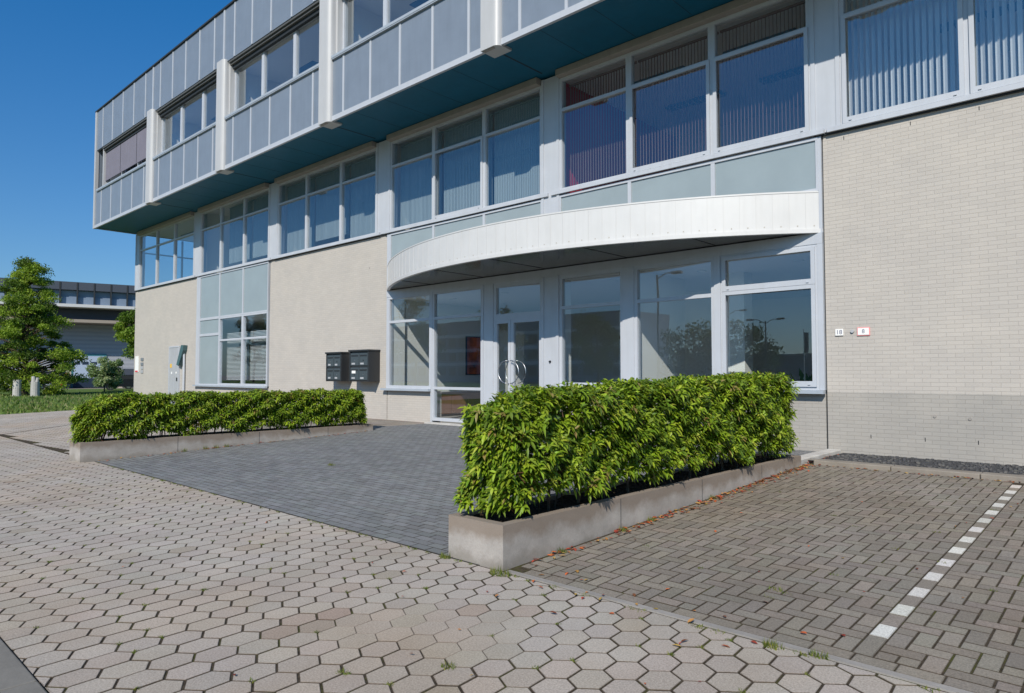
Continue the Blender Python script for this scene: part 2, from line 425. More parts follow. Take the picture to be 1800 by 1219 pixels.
# parking bay: herringbone
hb = MB(); HB = (.235, .208, .178); W = .105; X0, X1, Y0, Y1 = -3.62, 3.5, YB + .17, 10.2
LX = -1.21
for i in range(-28, 50):
    for j in range(-2, 64):
        v = (i - j) % 4
        if v == 0: bx = (i, j, i + 2, j + 1)
        elif v == 3: bx = (i, j, i + 1, j + 2)
        else: continue
        x0, y0, x1, y1 = LX + bx[0] * W, Y0 + bx[1] * W, LX + bx[2] * W, Y0 + bx[3] * W
        for (cx0, cx1) in ((X0, LX), (LX + W, X1)):
            p = clip([(x0, y0), (x1, y0), (x1, y1), (x0, y1)], cx0, cx1, Y0, Y1)
            if p: paver(hb, p, .0055, .001, .003, .012, tint(HB, .14, .025), .004)
x = -3.5
while x < 3.5:
    paver(hb, [(x, YB + .06), (x + .21, YB + .06), (x + .21, Y0), (x, Y0)], .004, .001, .005, .02, tint(HB, .12, .02), .005); x += .21
y = Y0; k = 0
yl = Y0 + .3
paver(hb, [(LX, Y0), (LX + W, Y0), (LX + W, yl), (LX, yl)], .004, .001, .005, .02, tint(HB, .05), 0)
wl = MB()
while yl + .21 < Y1 - .05:
    q = [(LX, yl), (LX + W, yl), (LX + W, yl + .21), (LX, yl + .21)]
    if k % 2 == 0: paver(wl, q, .004, .003, .005, .02, tint((.62, .60, .57), .10), .004)
    else: paver(hb, q, .004, .001, .005, .02, tint(HB, .1), .004)
    yl += .21; k += 1
struct('parking_bay', hb, M['herr']); struct('parking_line', wl, M['herr'])
pb = MB(); pb.poly([(-3.65, YB, -.004), (3.5, YB, -.004), (3.5, 10.03, .196), (-3.65, 10.03, .196)])
pb.poly([(-3.65, 10.03, .196), (3.5, 10.03, .196), (3.5, 12, .196), (-3.65, 12, .196)])
struct('parking_base', pb, M['jointdirt'])
kb = MB()
kb.box(-3.62, 3.5, YB - .0, YB + .055, -.05, .004)
struct('edge_strip', kb, M['kerb'])
kb = MB(); x = -30.0
while x < -1: kb.box(x, x + .995, .68, .925, -.1, .012); x += 1.0
struct('kerb_near', kb, M['kerbdark'], bevel=.008)
gv = MB(); gv.poly([(-30, -8, -.01), (-1, -8, -.01), (-1, .68, -.01), (-30, .68, -.01)]); struct('verge_near', gv, M['grass'])
kb = MB(); x = -3.55
while x < 3.4:
    if not (-1.45 < x + .5 < -1.0 + .3 and False):
        kb.box(x, x + .992, 10.2, 10.42, .1, .268 + rnd(-.003, .003))
    x += 1.0
M['kerbbrown'] = concrete('brown_kerb_concrete', (.25, .222, .19), False); struct('parking_kerb', kb, M['kerbbrown'], bevel=.012)
ks_ = MB(); ks_.poly([(-3.7, 10.42, .262), (3.5, 10.42, .262), (3.5, 10.85, .215), (-3.7, 10.85, .215)]); struct('dirt_strip', ks_, concrete('dirty_strip', (.22, .19, .16), False))
gr = MB(); gr.poly([(-3.7, 10.8, .208), (3.5, 10.8, .208), (3.5, 12.0, .208), (-3.7, 12.0, .208)]); struct('gravel_strip', gr, M['gravel'])
st = MB()
for _ in range(900):
    x, y = rnd(-3.6, .5), rnd(10.8, 11.95); s = rnd(.012, .03); c = random.choice([(.07, .07, .075), (.09, .09, .09), (.055, .055, .06), (.12, .115, .11)])
    st.prism([(x + s * math.cos(a + .3) * rnd(.7, 1.2), y + s * math.sin(a + .3) * rnd(.7, 1.2)) for a in (0, 1.3, 2.6, 3.9, 5.2)], .205, .207 + s * .6, tint(c, .2))
tag(st.build('gravel_stones', M['litter']), 'dark grey gravel stones between the kerb and the right brick wall', 'gravel', kind='stuff')
ks = MB(); ks.box(-3.93, -3.72, 10.05, 11.97, .05, .262); struct('pale_kerb', ks, M['kerbw'], bevel=.012)
# far grass verge
fg = MB(); fg.poly([(-31.6, 3, .02), (-29.6, 7.6, .02), (-28.5, 11.9, .02), (-36.4, 12, .02), (-36.4, 60, .02), (-78, 60, .02), (-78, -10, .02), (-36, -10, .02)])
struct('far_verge', fg, M['grass'])
gb = MB(); 
for _ in range(9000):
    t = random.random(); x = -29.5 - t * t * 32; y = rnd(2.0, 15) * (1 + t * .6)
    if x > -31.6 + (y - 3) * .42 - .3 or (x > -37 and y > 11.5) : continue
    hgt = rnd(.06, .16); a = rnd(0, 6.28); wd = rnd(.03, .07)
    dx, dy = math.cos(a) * wd, math.sin(a) * wd
    gb.poly([(x - dx, y - dy, .02), (x + dx, y + dy, .02), (x + rnd(-.05, .05), y + rnd(-.05, .05), .02 + hgt)], tint(random.choice([(.11, .17, .035), (.16, .22, .05), (.08, .13, .025), (.19, .20, .08)]), .2))
tag(gb.build('grass_blades', M['needle']), 'green grass on the verge beyond the left planter', 'grass', kind='stuff')

# ------------------------------------------------------------------ office building
BLD = thing('office_building', 'long grey and beige brick office building with white curved canopy and overhanging clad top floor', 'building', (-16, 12, .2))
D = 12.0
def part(name, mb, m, parent=None, **k): return mb.build(name, m, parent or BLD, **k)
ZB = 5.57
# brick walls
part('brick_wall', MB().box(-36.2, -28.98, D, D + .3, -.3, ZB), M['brick'])
part('brick_wall', MB().box(-36.2, -35.9, D + .3, 26, -.3, ZB), M['brick'])
part('brick_wall', MB().box(-22.86, -16.0, D, D + .3, -.3, ZB), M['brick'])
o = part('brick_wall', MB().box(-3.93, 9, D, D + .3, -.3, ZB), M['brick_base'])
part('brick_plinth', MB().box(-28.96, -22.88, D + .001, D + .3, -.3, 1.0), M['brick'])
part('brick_plinth', MB().box(-15.97, -13.98, D + .001, D + .3, -.3, 1.04), M['brick'])
part('brick_plinth', MB().box(-10.1, -3.956, D + .001, D + .3, -.3, 1.17), M['brick_base'])
part('expansion_joint', MB().box(-3.955, -3.931, D + .02, D + .2, -.1, ZB - .05), M['groove'])
# vent slots
vs = MB()
for x, z in ((-3.6, 5.42), (-2.62, 5.42), (-1.72, 5.42), (-.9, 5.42), (-16.9, 4.65), (-3.28, .5), (-2.52, .5), (-1.84, .5), (-1.2, .5), (.2, 5.42)):
    part('vent_slot', MB().box(x, x + .011, D - .002, D + .01, z - .03, z + .03), M['groove'])
an = MB()
for x, z in ((-2.38, .86), (-1.93, .84)):
    part('wall_anchor', MB().tube([(x, D - .012, z), (x, D + .01, z)], [.022, .026], 10), M['kerb'])
# columns on the first floor (continue to ground inside glazed bays)
COLS = [(-36.15, -35.62, ZB), (-29.33, -28.66, ZB), (-22.93, -22.29, ZB), (-16.5, -15.84, ZB), (-10.13, -9.61, 4.45), (-4.09, -3.62, ZB)]
for a, b, z in COLS:
    c = MB(); c.box(a, b, 11.95, 12.2, z, 8.3)
    c.box(a, a + .07, 11.93, 11.95, z, 8.3); c.box(b - .07, b, 11.93, 11.95, z, 8.3)
    part('column', c, M['column'])
# generic framed window: cells with pane children
def window(x0, x1, z0, z1, trans=(), y=11.95, fw=.07, sash=None, gm='glass', depth=.12, name='window'):
    f = MB()
    f.box(x0, x1, y, y + depth, z0, z0 + fw * 1.2); f.box(x0, x1, y, y + depth, z1 - fw, z1)
    f.box(x0, x0 + fw, y, y + depth, z0 + fw * 1.2, z1 - fw); f.box(x1 - fw, x1, y, y + depth, z0 + fw * 1.2, z1 - fw)
    lv = [z0 + fw * 1.2] ; tops = []
    for t in trans:
        f.box(x0 + fw, x1 - fw, y + .004, y + depth - .004, t - fw / 2, t + fw / 2); tops.append(t - fw / 2); lv.append(t + fw / 2)
    tops.append(z1 - fw)
    if sash:   # opening light standing 25 mm proud of the frame
        for si in sash:
            a, b = lv[si] - .035, tops[si] + .035; s = .065; px = x0 + fw - .035; qx = x1 - fw + .035
            f.box(px, qx, y - .03, y - .002, a, a + s + .03); f.box(px, qx, y - .03, y - .002, b - s, b)
            f.box(px, px + s, y - .03, y - .002, a + s + .03, b - s); f.box(qx - s, qx, y - .03, y - .002, a + s + .03, b - s)
            for hx in (px + .12, qx - .12): f.box(hx - .02, hx + .02, y - .045, y - .03, a + .03, a + .045)
    o = part(name, f, M['frame'])
    for a, b in zip(lv, tops):
        p = MB(); p.poly([(x0 + fw, y + .05, a), (x1 - fw, y + .05, a), (x1 - fw, y + .05, b), (x0 + fw, y + .05, b)])
        part('pane', p, M[gm], o)
    # dark rubber gasket line
    return o
def panel(x0, x1, z0, z1, y=11.97, fw=.05):
    f = MB(); f.box(x0, x1, y - .02, y + .06, z0, z0 + fw); f.box(x0, x1, y - .02, y + .06, z1 - fw, z1)
    f.box(x0, x0 + fw * .8, y - .018, y + .06, z0 + fw, z1 - fw); f.box(x1 - fw * .8, x1, y - .018, y + .06, z0 + fw, z1 - fw)
    o = part('spandrel_panel', f, M['frame'])
    p = MB().box(x0 + fw * .8, x1 - fw * .8, y + .01, y + .04, z0 + fw, z1 - fw); part('panel_sheet', p, M['spandrel'], o)
    return o
BAYS = [(-35.62, -33.5, -31.44, -29.33), (-28.66, -26.83, -24.86, -22.93), (-22.29, -20.42, -18.38, -16.5),
        (-15.84, -13.95, -12.03, -10.13), (-9.61, -7.76, -5.91, -4.09), (-3.62, -1.84, .02, 1.9)]
for bi, b in enumerate(BAYS):
    for k in range(3):
        sash = [0] if (bi == 4 and k > 0) or bi == 5 or (bi == 3 and k == 1) else None
        window(b[k], b[k + 1], ZB + .02, 8.19, (7.46,), fw=.06 if bi < 4 else .07, sash=sash)
    part('screen_box', MB().box(b[0] + .02, b[3] - .02, 11.78, 11.96, 8.19, 8.345), M['screen'], bevel=.01)
    part('sill', MB().box(b[0] - .21, b[3] + .21, 11.90, 11.95, ZB - .02, ZB + .06), M['frame'])
for a_, b_ in ((-36.2, -28.98), (-22.86, -16.0), (-3.93, 9)): part('painted_sill_shadow', MB().box(a_, b_, 11.955, 11.999, ZB - .045, ZB - .022), M['groove'])  # dark strip on the brick, painted in as the shadow line under the sill
ew = MB()
for yy in (12.2, 14.1, 16.0, 17.9): ew.box(-36.18, -36.08, yy, yy + .07, ZB + .05, 8.3)
ew.box(-36.18, -36.08, 12.2, 17.97, ZB, ZB + .05); ew.box(-36.17, -36.09, 12.2, 17.97, 7.43, 7.49)
q_ = part('end_window', ew, M['frame']); p_ = MB(); p_.poly([(-36.13, 17.97, ZB + .05), (-36.13, 12.2, ZB + .05), (-36.13, 12.2, 8.3), (-36.13, 17.97, 8.3)]); part('pane', p_, M['glass'], q_)
part('end_cladding', MB().box(-36.2, -36.0, 17.97, 26, ZB, 8.35), M['clad'])
# spandrels
b = BAYS[1]
for k in range(3): panel(b[k], b[k + 1], 3.74, ZB - .045)
panel(b[0], b[1], 3.09, 3.74); panel(b[0], b[1], 1.06, 3.09)
window(b[1], b[2], 1.06, 3.74, (2.83,), y=11.955, fw=.07); window(b[2], b[3], 1.06, 3.74, (2.83,), y=11.955, fw=.07)
part('sill', MB().box(b[0] - .35, b[3] + .05, 11.86, 11.95, 1.0, 1.06), M['sill'])
part('mullion', MB().box(-28.98, -28.66, 11.955, 12.1, 1.0, ZB - .045), M['frame'])
for bi in (3, 4):
    b = BAYS[bi]
    for k in range(3): panel(b[k], b[k + 1] if not (bi == 4 and k == 2) else -4.0, 4.60, ZB - .045)
part('mullion', MB().box(-15.98, -15.84, 11.955, 12.1, 1.04, ZB - .045), M['frame'])
part('mullion', MB().box(-4.035, -3.95, 11.942, 12.1, 1.232, 3.698).box(-4.0, -3.95, 11.96, 12.1, 3.888, ZB - .045), M['frame'])
part('fascia_beam', MB().box(-15.97, -3.952, 11.94, 12.1, 3.70, 3.885), M['frame'])
part('upper_beam', MB().box(-15.83, -4.09, 12.0, 12.15, 3.888, 4.60), M['groove'])
# ground floor glazing
window(-15.97, -14.02, 1.10, 3.70, (2.98,)); window(-13.96, -12.06, .27, 3.70, (1.13, 2.98))
part('sill', MB().box(-16.1, -14.0, 11.84, 11.95, 1.04, 1.10), M['sill'])
part('mullion', MB().box(-14.02, -13.96, 11.94, 12.1, .2, 3.70), M['frame'])
part('column', MB().box(-12.06, -11.68, 11.93, 12.1, .2, 3.70).box(-12.06, -12.0, 11.915, 11.93, .2, 3.70), M['column'])
c = MB(); c.box(-10.12, -9.62, 11.93, 12.1, .2, 3.70); c.box(-10.12, -10.05, 11.91, 11.93, .2, 3.7); c.box(-9.70, -9.62, 11.91, 11.93, .2, 3.7)
part('column', c, M['column'])
part('door_bell', MB().tube([(-9.87, 11.90, 1.78), (-9.87, 11.94, 1.78)], [.025, .03], 12), M['dark'])
window(-9.62, -7.93, 1.23, 3.70, (2.98,)); 
part('column', MB().box(-7.93, -7.66, 11.93, 12.1, 1.23, 3.70), M['column'])
window(-7.66, -5.9, 1.23, 3.70, (2.98,)); 
part('mullion', MB().box(-5.90, -5.78, 11.93, 12.1, 1.23, 3.70), M['column'])
window(-5.78, -4.035, 1.23, 3.70, (3.02,), fw=.075, sash=[0, 1])
part('sill', MB().box(-9.62, -3.94, 11.84, 11.95, 1.17, 1.23), M['sill'])
# entrance door
DR = MB(); DR.box(-11.68, -11.60, 11.95, 12.07, .2, 3.70); DR.box(-10.19, -10.12, 11.95, 12.07, .2, 3.7); DR.box(-11.60, -10.19, 11.95, 12.07, 2.80, 2.95); DR.box(-11.6, -10.19, 11.95, 12.07, 3.6, 3.7)
door = part('entrance_door', DR, M['frame'])
p = MB(); p.poly([(-11.6, 12.0, 2.95), (-10.19, 12.0, 2.95), (-10.19, 12.0, 3.6), (-11.6, 12.0, 3.6)]); part('pane', p, M['glass'], door)
for (a, b) in ((-11.60, -11.13), (-11.12, -10.19)):
    l = MB(); fw = .07
    l.box(a, a + fw * .5, 11.955, 12.03, .22, 2.8); l.box(b - (fw * 1.0 if b < -11 else fw * .5), b, 11.955, 12.03, .22, 2.8)
    if a > -11.2: l.box(a + fw * .5, a + fw * 1.4, 11.955, 12.03, .22, 2.8)
    l.box(a + fw * .5, b - fw * .5, 11.957, 12.028, .22, .4); l.box(a + fw * .5, b - fw * .5, 11.957, 12.028, 2.72, 2.8)
    part('door_leaf', l, M['frame'], door)
    p = MB(); p.poly([(a + .05, 11.99, .4), (b - .05, 11.99, .4), (b - .05, 11.99, 2.72), (a + .05, 11.99, 2.72)]); part('pane', p, M['glass'], door)
for sgn, cxh in ((-1, -11.17), (1, -11.05)):
    for yh in (11.87, 12.12):
        pts = [(cxh + sgn * .27 * math.cos(t), yh, 1.55 + .27 * math.sin(t)) for t in [(-90 + 180 * q / 16) * math.pi / 180 for q in range(17)]]
        pts = [(cxh, 11.98 if yh < 12 else 12.0, 1.28)] + pts + [(cxh, 11.98 if yh < 12 else 12.0, 1.82)]
        part('door_handle', MB().tube(pts, [.012] * len(pts), 8), M['steel'], door, smooth=True)
part('door_step', MB().box(-14.0, -10.0, 11.72, 11.94, .1, .232), M['kerbw'])
# canopy
CXc, RR, SAG, half = -9.98, 10.06, 2.0, 6.02
YC = D + (RR - SAG)
def arc(n, dr=0):
    a = math.asin(half / RR); out = []
    for i in range(n + 1):
        t = -a + 2 * a * i / n; out.append((CXc + (RR + dr) * math.sin(t), YC - (RR + dr) * math.cos(t)))
    return out
can = thing('x', '', '') if False else None
N = 72; o_, i_ = arc(N), arc(N, -.06)
fa = MB()
def band(mb, o_, i_, z0, z1):
    n = len(mb.v); k = len(o_)
    for q in (o_, i_):
        for z in (z0, z1): mb.v += [(x, min(y, D - .001), z) for x, y in q]
    for i in range(k - 1):
        for a, b_, c, d in ((n + i, n + i + 1, n + k + i + 1, n + k + i), (n + 2 * k + i + 1, n + 2 * k + i, n + 3 * k + i, n + 3 * k + i + 1),
                            (n + k + i, n + k + i + 1, n + 3 * k + i + 1, n + 3 * k + i), (n + i + 1, n + i, n + 2 * k + i, n + 2 * k + i + 1)):
            mb.f.append((a, b_, c, d)); mb.c.append(None)
band(fa, o_, i_, 3.955, 4.575); band(fa, arc(N, .022), arc(N, -.06), 3.885, 3.955); band(fa, arc(N, .008), arc(N, -.1), 4.576, 4.605)
CAN = part('canopy', fa, M['canopy'])
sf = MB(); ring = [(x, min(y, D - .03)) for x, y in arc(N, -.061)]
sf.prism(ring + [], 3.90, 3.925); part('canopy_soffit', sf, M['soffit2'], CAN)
rf = MB(); rf.prism(ring, 4.42, 4.46); part('canopy_roof', rf, M['kerb'], CAN)
jt = MB(); M['jf'] = mat('fascia_seam', (.50, .50, .50), .5)
for i in range(1, 48):
    aa = -math.asin(half / RR) + 2 * math.asin(half / RR) * i / 48
    for da in (0,):
        x, y = CXc + (RR + .002) * math.sin(aa), YC - (RR + .002) * math.cos(aa); tx, ty = math.cos(aa) * .0035, math.sin(aa) * .0035
        nx, ny = math.sin(aa) * .003, -math.cos(aa) * .003
        jt.prism([(x - tx - nx, y - ty - ny), (x - tx + nx, y - ty + ny), (x + tx + nx, y + ty + ny), (x + tx - nx, y + ty - ny)][::-1], 3.962, 4.57)
part('fascia_seams', jt, M['jf'], CAN)
rv = MB()
for i in range(0, 48):
    aa = -math.asin(half / RR) + 2 * math.asin(half / RR) * (i + .5) / 48
    for dz in (4.01,):
        x, y = CXc + RR * math.sin(aa), YC - RR * math.cos(aa); nx, ny = math.sin(aa), -math.cos(aa)
        rv.tube([(x, y, dz), (x + nx * .006, y + ny * .006, dz)], [.011, .011], 6)
part('fascia_rivets', rv, M['stain'], CAN)
sg = MB()
for x in (-14.0, -12.0, -10.0, -7.8, -5.85):
    y0 = YC - math.sqrt(RR * RR - (x - CXc) ** 2) + .1; part('soffit_joint', MB().box(x - .006, x + .006, y0, 11.9, 3.894, 3.899), M['groove'], CAN)
# top floor box
Y2 = 10.1; ZS = 8.355; ZP = 13.85; XE = -36.1; XR = 9
part('soffit', MB().box(XE + .02, XR, Y2 + .05, 12.3, ZS, ZS + .1), M['soffit'])
gs = MB()
for ax in [-29.0 + 6.35 * i for i in range(5)] + [-3.6, 2.7]:
    part('soffit_joint', MB().box(ax - .02, ax + .02, Y2 + .1, 11.75, ZS - .004, ZS - .001), M['groove'])
    for q_ in (1.25, 2.5, 3.75, 5.0): part('soffit_joint', MB().box(ax + q_, ax + q_ + .008, Y2 + .1, 11.75, ZS - .003, ZS - .001), M['groove'])
part('soffit_edge', MB().box(XE, XR, Y2 - .02, Y2 + .05, ZS - .03, ZS + .10), M['joint'])
part('end_trim', MB().box(XE - .06, XE + .12, Y2 - .04, Y2 + .1, ZS - .04, ZP), M['fin'])
part('end_wall', MB().box(XE - .04, XE + .1, Y2 + .1, 26, ZS - .03, ZP - .002), M['clad'])
AX = [-35.3, -29.0, -22.63, -16.2, -9.88, -3.6, 2.7]
part('parapet_trim', MB().box(XE - .07, XR, Y2 - .05, Y2 + .35, ZP, ZP + .06), M['groove'])
part('parapet_back', MB().box(XE, XR, Y2 + .3, Y2 + .36, 12.0, ZP), M['clad'])
segs = [(XE + .12, AX[1])] + [(AX[i], AX[i + 1]) for i in range(1, 6)]
for a, b in segs:
    part('parapet_cladding', MB().box(a, b, Y2, Y2 + .08, 12.0, ZP), M['clad'])
    part('spandrel_cladding', MB().box(a, b, Y2, Y2 + .08, ZS + .1, 10.02), M['clad'])
    xs = []
    s = (b - a) / 6.3
    x = b - .75 * s
    while x > a + .3: xs.append(x); x -= 1.2 * s
    for x in xs:
        part('parapet_batten', MB().box(x - .035, x + .035, Y2 - .014, Y2 + .0, 12.01, ZP), M['joint']); part('spandrel_batten', MB().box(x - .035, x + .035, Y2 - .014, Y2 + .0, ZS + .1, 10.0), M['joint'])
    part('parapet_batten', MB().box(b - .05, b + .05, Y2 - .02, Y2 + .0, 12.065, ZP), M['joint'])
    part('window_rail', MB().box(a + .25, b - .25, Y2 - .07, Y2 + .2, 10.02, 10.09).box(a + .25, b - .25, Y2 - .06, Y2 + .05, 9.99, 10.02), M['sill'])
    w0, w1 = a + (.3 if a > -35 else .75), b - .28
    part('head_box', MB().box(w0, w1, Y2 + .07, Y2 + .34, 11.86, 12.0).box(w0, w1, Y2 + .02, Y2 + .06, 11.93, 11.999), M['screen_dark'])
    part('screen_roller', MB().box(w0 + .05, w1 - .05, Y2 + .14, Y2 + .24, 11.74, 11.85), M['groove'])
    part('jamb', MB().box(w0 - .1, w0 + .02, Y2 + .08, Y2 + .34, 10.05, 12.0), M['fin']); part('jamb', MB().box(w1 - .02, w1 + .1, Y2 + .08, Y2 + .34, 10.05, 12.0), M['fin'])
    dw = (w1 - w0) / 3
    for k in range(3): window(w0 + k * dw, w0 + (k + 1) * dw, 10.06, 11.86, (), y=Y2 + .24, fw=.075)
    if a < -35:
        for k in range(3):
            part('lowered_screen', MB().box(w0 + k * dw + .03, w0 + (k + 1) * dw - .03, Y2 + .17, Y2 + .18, 10.48, 11.8).box(w0 + k * dw + .03, w0 + (k + 1) * dw - .03, Y2 + .16, Y2 + .19, 10.44, 10.48), M['screen_cloth'])
for ax in AX[1:]:
    f = MB(); a, b = ax - .1 - .16, ax - .1 + .34
    ring = [(a, Y2 + .3), (a, Y2 - .13), (b - .14, Y2 - .13)] + [(b - .14 + .14 * math.sin(t), Y2 - .13 + .13 * (1 - math.cos(t))) for t in [math.pi / 2 * q / 6 for q in range(1, 7)]] + [(b, Y2 + .3)]
    f.prism(ring, ZS - .05, 12.06); part('fin', f, M['fin'])
    part('fin_cap', MB().box(a + .04, b - .16, Y2 - .10, Y2 - .03, ZS - .065, ZS - .052), M['screen'])
# roofs, back, floors, interior
part('roof', MB().box(XE, XR, Y2 + .36, 26, 13.4, 13.5), M['kerb'])
part('rear_wall', MB().box(-36.2, XR, 26, 26.3, -.2, 13.5), M['brick'])
part('side_wall', MB().box(XR, XR + .3, Y2, 26.3, -.2, ZP), M['brick'])
part('floor_slab', MB().box(-35.9, XR, 12.1, 26, 4.95, 5.3), M['carpet'])
part('floor_slab', MB().box(XE + .1, XR, 10.45, 26, 9.2, 9.6), M['carpet'])
part('ground_slab', MB().box(-35.9, XR, 12.3, 26, 0, .24), M['carpet'])
part('interior_ceiling', MB().box(-35.8, XR, 12.12, 25.9, 8.30, 8.33), M['ceil'])
part('interior_ceiling', MB().box(XE + .12, XR, 10.46, 25.9, 11.9, 11.93), M['ceil'])
part('interior_ceiling', MB().box(-35.8, XR, 12.12, 25.9, 3.66, 3.69), M['ceil'])
part('interior_back_wall', MB().box(-35.8, XR, 17.5, 17.6, 5.3, 8.3), M['wallwhite'])
part('interior_back_wall', MB().box(-35.8, XR, 15.2, 15.3, 9.6, 11.9), M['wallwhite'])
part('interior_back_wall', MB().box(-35.8, XR, 19.5, 19.6, .24, 3.66), M['wallwhite'])
for x in (-29.0, -22.6, -16.15, -3.85): part('interior_partition', MB().box(x - .06, x + .06, 12.2, 17.5, 5.3, 8.3), M['wallwhite'])
part('interior_partition', MB().box(-9.93, -9.78, 12.2, 17.5, 5.3, 8.3), M['redwall'])
for x in AX[1:]: part('interior_partition', MB().box(x - .1, x + .1, 10.42, 15.2, 9.6, 11.9), M['wallwhite'])
part('interior_partition', MB().box(-35.9, -35.7, 12.3, 19.5, .24, 3.66), M['wallwhite'])
part('interior_partition', MB().box(-22.8, -22.7, 12.3, 19.5, .24, 3.66), M['wallwhite'])
part('interior_partition', MB().box(-16.05, -15.93, 12.6, 19.5, .24, 3.66), M['wallwhite'])
part('interior_pier', MB().box(-16.05, -15.85, 12.12, 12.52, .24, 3.66), M['wallwhite'])
part('interior_pier', MB().box(-10.05, -9.72, 12.12, 12.5, .24, 3.66), M['wallwhite'])
part('interior_partition', MB().box(-7.9, -7.72, 12.12, 14.15, .24, 3.66), M['wallwhite'])
part('interior_pier', MB().box(-6.6, -6.2, 13.9, 14.3, .24, 3.66), M['wallwhite'])
part('interior_partition', MB().box(-11.95, -11.8, 12.12, 13.2, .24, 2.6), M['wallwhite'])
part('interior_partition', MB().box(-3.95, -3.86, 12.3, 19.5, .24, 3.66), M['wallwhite'])
part('interior_partition', MB().box(-9.6, -7.9, 16.4, 16.5, .24, 3.66), M['wallwhite'])
idf = MB()
for x in (-9.3, -8.55, -7.98): idf.box(x - .05, x + .05, 13.9, 14.0, .24, 2.9)
idf.box(-9.35, -7.93, 13.9, 14.0, 2.9, 3.0); idf.box(-9.35, -7.93, 13.9, 14.0, 2.35, 2.42)
part('interior_door_frame', idf, M['wallwhite'])
# ceiling lamps
for bi, b in enumerate(BAYS):
    for yy in (13.6, 15.4):
        for k in range(2):
            xc = b[0] + (b[3] - b[0]) * (.28 + .44 * k)
            l = MB().box(xc - .75, xc + .75, yy - .15, yy + .15, 8.25, 8.298); q = part('ceiling_lamp', l, M['lampoff'])
            s = MB()
            for i in range(9): s.box(xc - .68 + i * .17, xc - .66 + i * .17, yy - .13, yy + .13, 8.225, 8.249)
            part('louvre', s, M['lampon'], q)
for a, b in segs:
    for k in range(2):
        xc = a + (b - a) * (.3 + .42 * k); part('ceiling_lamp', MB().box(xc - .65, xc + .65, 11.9, 12.5, 11.87, 11.898), M['lampoff'])
for x in (-14.5, -12.5, -9, -6.8, -4.8):
    for y in (13.2, 15.2): part('ceiling_lamp', MB().tube([(x, y, 3.64), (x, y, 3.658)], [.1, .1], 14), M['lampon'])
# vertical blinds
def blinds(x0, x1, z0, z1, ang, wd, sp, m, y=12.3):
    s = MB(); n = int((x1 - x0 - .1) / sp)
    for i in range(n + 1):
        xc = x0 + .06 + i * sp; a = R(ang + rnd(-3, 3)); dx, dy = math.cos(a) * wd / 2, math.sin(a) * wd / 2; bl = .010
        nx, ny = -math.sin(a) * bl, math.cos(a) * bl
        P_ = [(xc - dx, y - dy), (xc - dx / 2 + nx, y - dy / 2 + ny), (xc + dx / 2 + nx, y + dy / 2 + ny), (xc + dx, y + dy)]
        for p, q in zip(P_, P_[1:]): s.poly([(*p, z0), (*q, z0), (*q, z1), (*p, z1)])
    s.box(x0 + .02, x1 - .02, y - .02, y + .02, z1, z1 + .04)
    part('vertical_blinds', s, m)
for bi, b in enumerate(BAYS):
    for k in range(3):
        if bi == 5: blinds(b[k], b[k + 1], 5.68, 8.1, -38, .09, .092, M['blind'])
        elif bi == 4: blinds(b[k], b[k + 1], 5.68, 8.1, -68, .07, .07, M['blind_d'] if k < 2 else M['blind_d'])
        elif bi == 3: blinds(b[k], b[k + 1], 5.68, 8.1, -12, .062, .058, M['blind_p'])
        elif bi == 2: blinds(b[k], b[k + 1], 5.68 if k != 1 else 5.95, 8.1, -12, .062, .058, M['blind_p'])
        elif bi == 1 and k: blinds(b[k], b[k + 1], 5.9, 8.1, -10, .062, .058, M['blind_p'])
# horizontal blinds in the low left window
for (a, b_) in ((-26.75, -24.92), (-24.8, -23.0)):
    s = MB(); z = 1.3
    while z < 3.1:
        s.poly([(a, 12.24, z - .012), (b_, 12.24, z - .012), (b_, 12.28, z + .012), (a, 12.28, z + .012)]); z += .05
    part('horizontal_blinds', s, M['blind'])
# utility door, downpipe
ud = part('utility_door', MB().box(-31.72, -30.72, 11.955, 12.0, .2, 2.66), M['doorgrey']); ud['label'] = 'grey metal service door'
part('door_trim', MB().box(-31.78, -31.72, 11.94, 12.0, .2, 2.72).box(-30.72, -30.66, 11.94, 12.0, .2, 2.72).box(-31.72, -30.72, 11.94, 12.0, 2.66, 2.72).box(-31.2, -31.18, 11.95, 11.956, .25, 2.6), M['frame'], ud)
part('door_lock', MB().box(-30.9, -30.82, 11.93, 11.955, 1.2, 1.35), M['dark'], ud)
w_ = MB(); w_.prism([(-31.62, 11.945), (-31.45, 11.945), (-31.45, 11.955), (-31.62, 11.955)], 1.78, 1.95); part('warning_sticker', w_, mat('yellow_sticker', (.75, .45, .05), .6), ud)
w_ = MB(); w_.box(-31.5, -31.4, 11.945, 11.955, 1.5, 1.6); w_.box(-31.0, -30.9, 11.945, 11.955, 1.52, 1.6); part('notice_sticker', w_, M['white'], ud)
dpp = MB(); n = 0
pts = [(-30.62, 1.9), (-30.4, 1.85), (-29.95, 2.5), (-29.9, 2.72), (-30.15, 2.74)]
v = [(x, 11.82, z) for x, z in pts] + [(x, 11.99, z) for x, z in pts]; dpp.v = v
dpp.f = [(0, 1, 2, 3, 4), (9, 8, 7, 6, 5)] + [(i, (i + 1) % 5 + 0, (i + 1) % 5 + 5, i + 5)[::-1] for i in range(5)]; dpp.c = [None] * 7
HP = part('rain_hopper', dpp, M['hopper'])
part('downpipe', MB().tube([(-30.08, 11.93, 2.45), (-30.08, 11.93, .2)], [.045, .045], 10), M['frame'], HP)

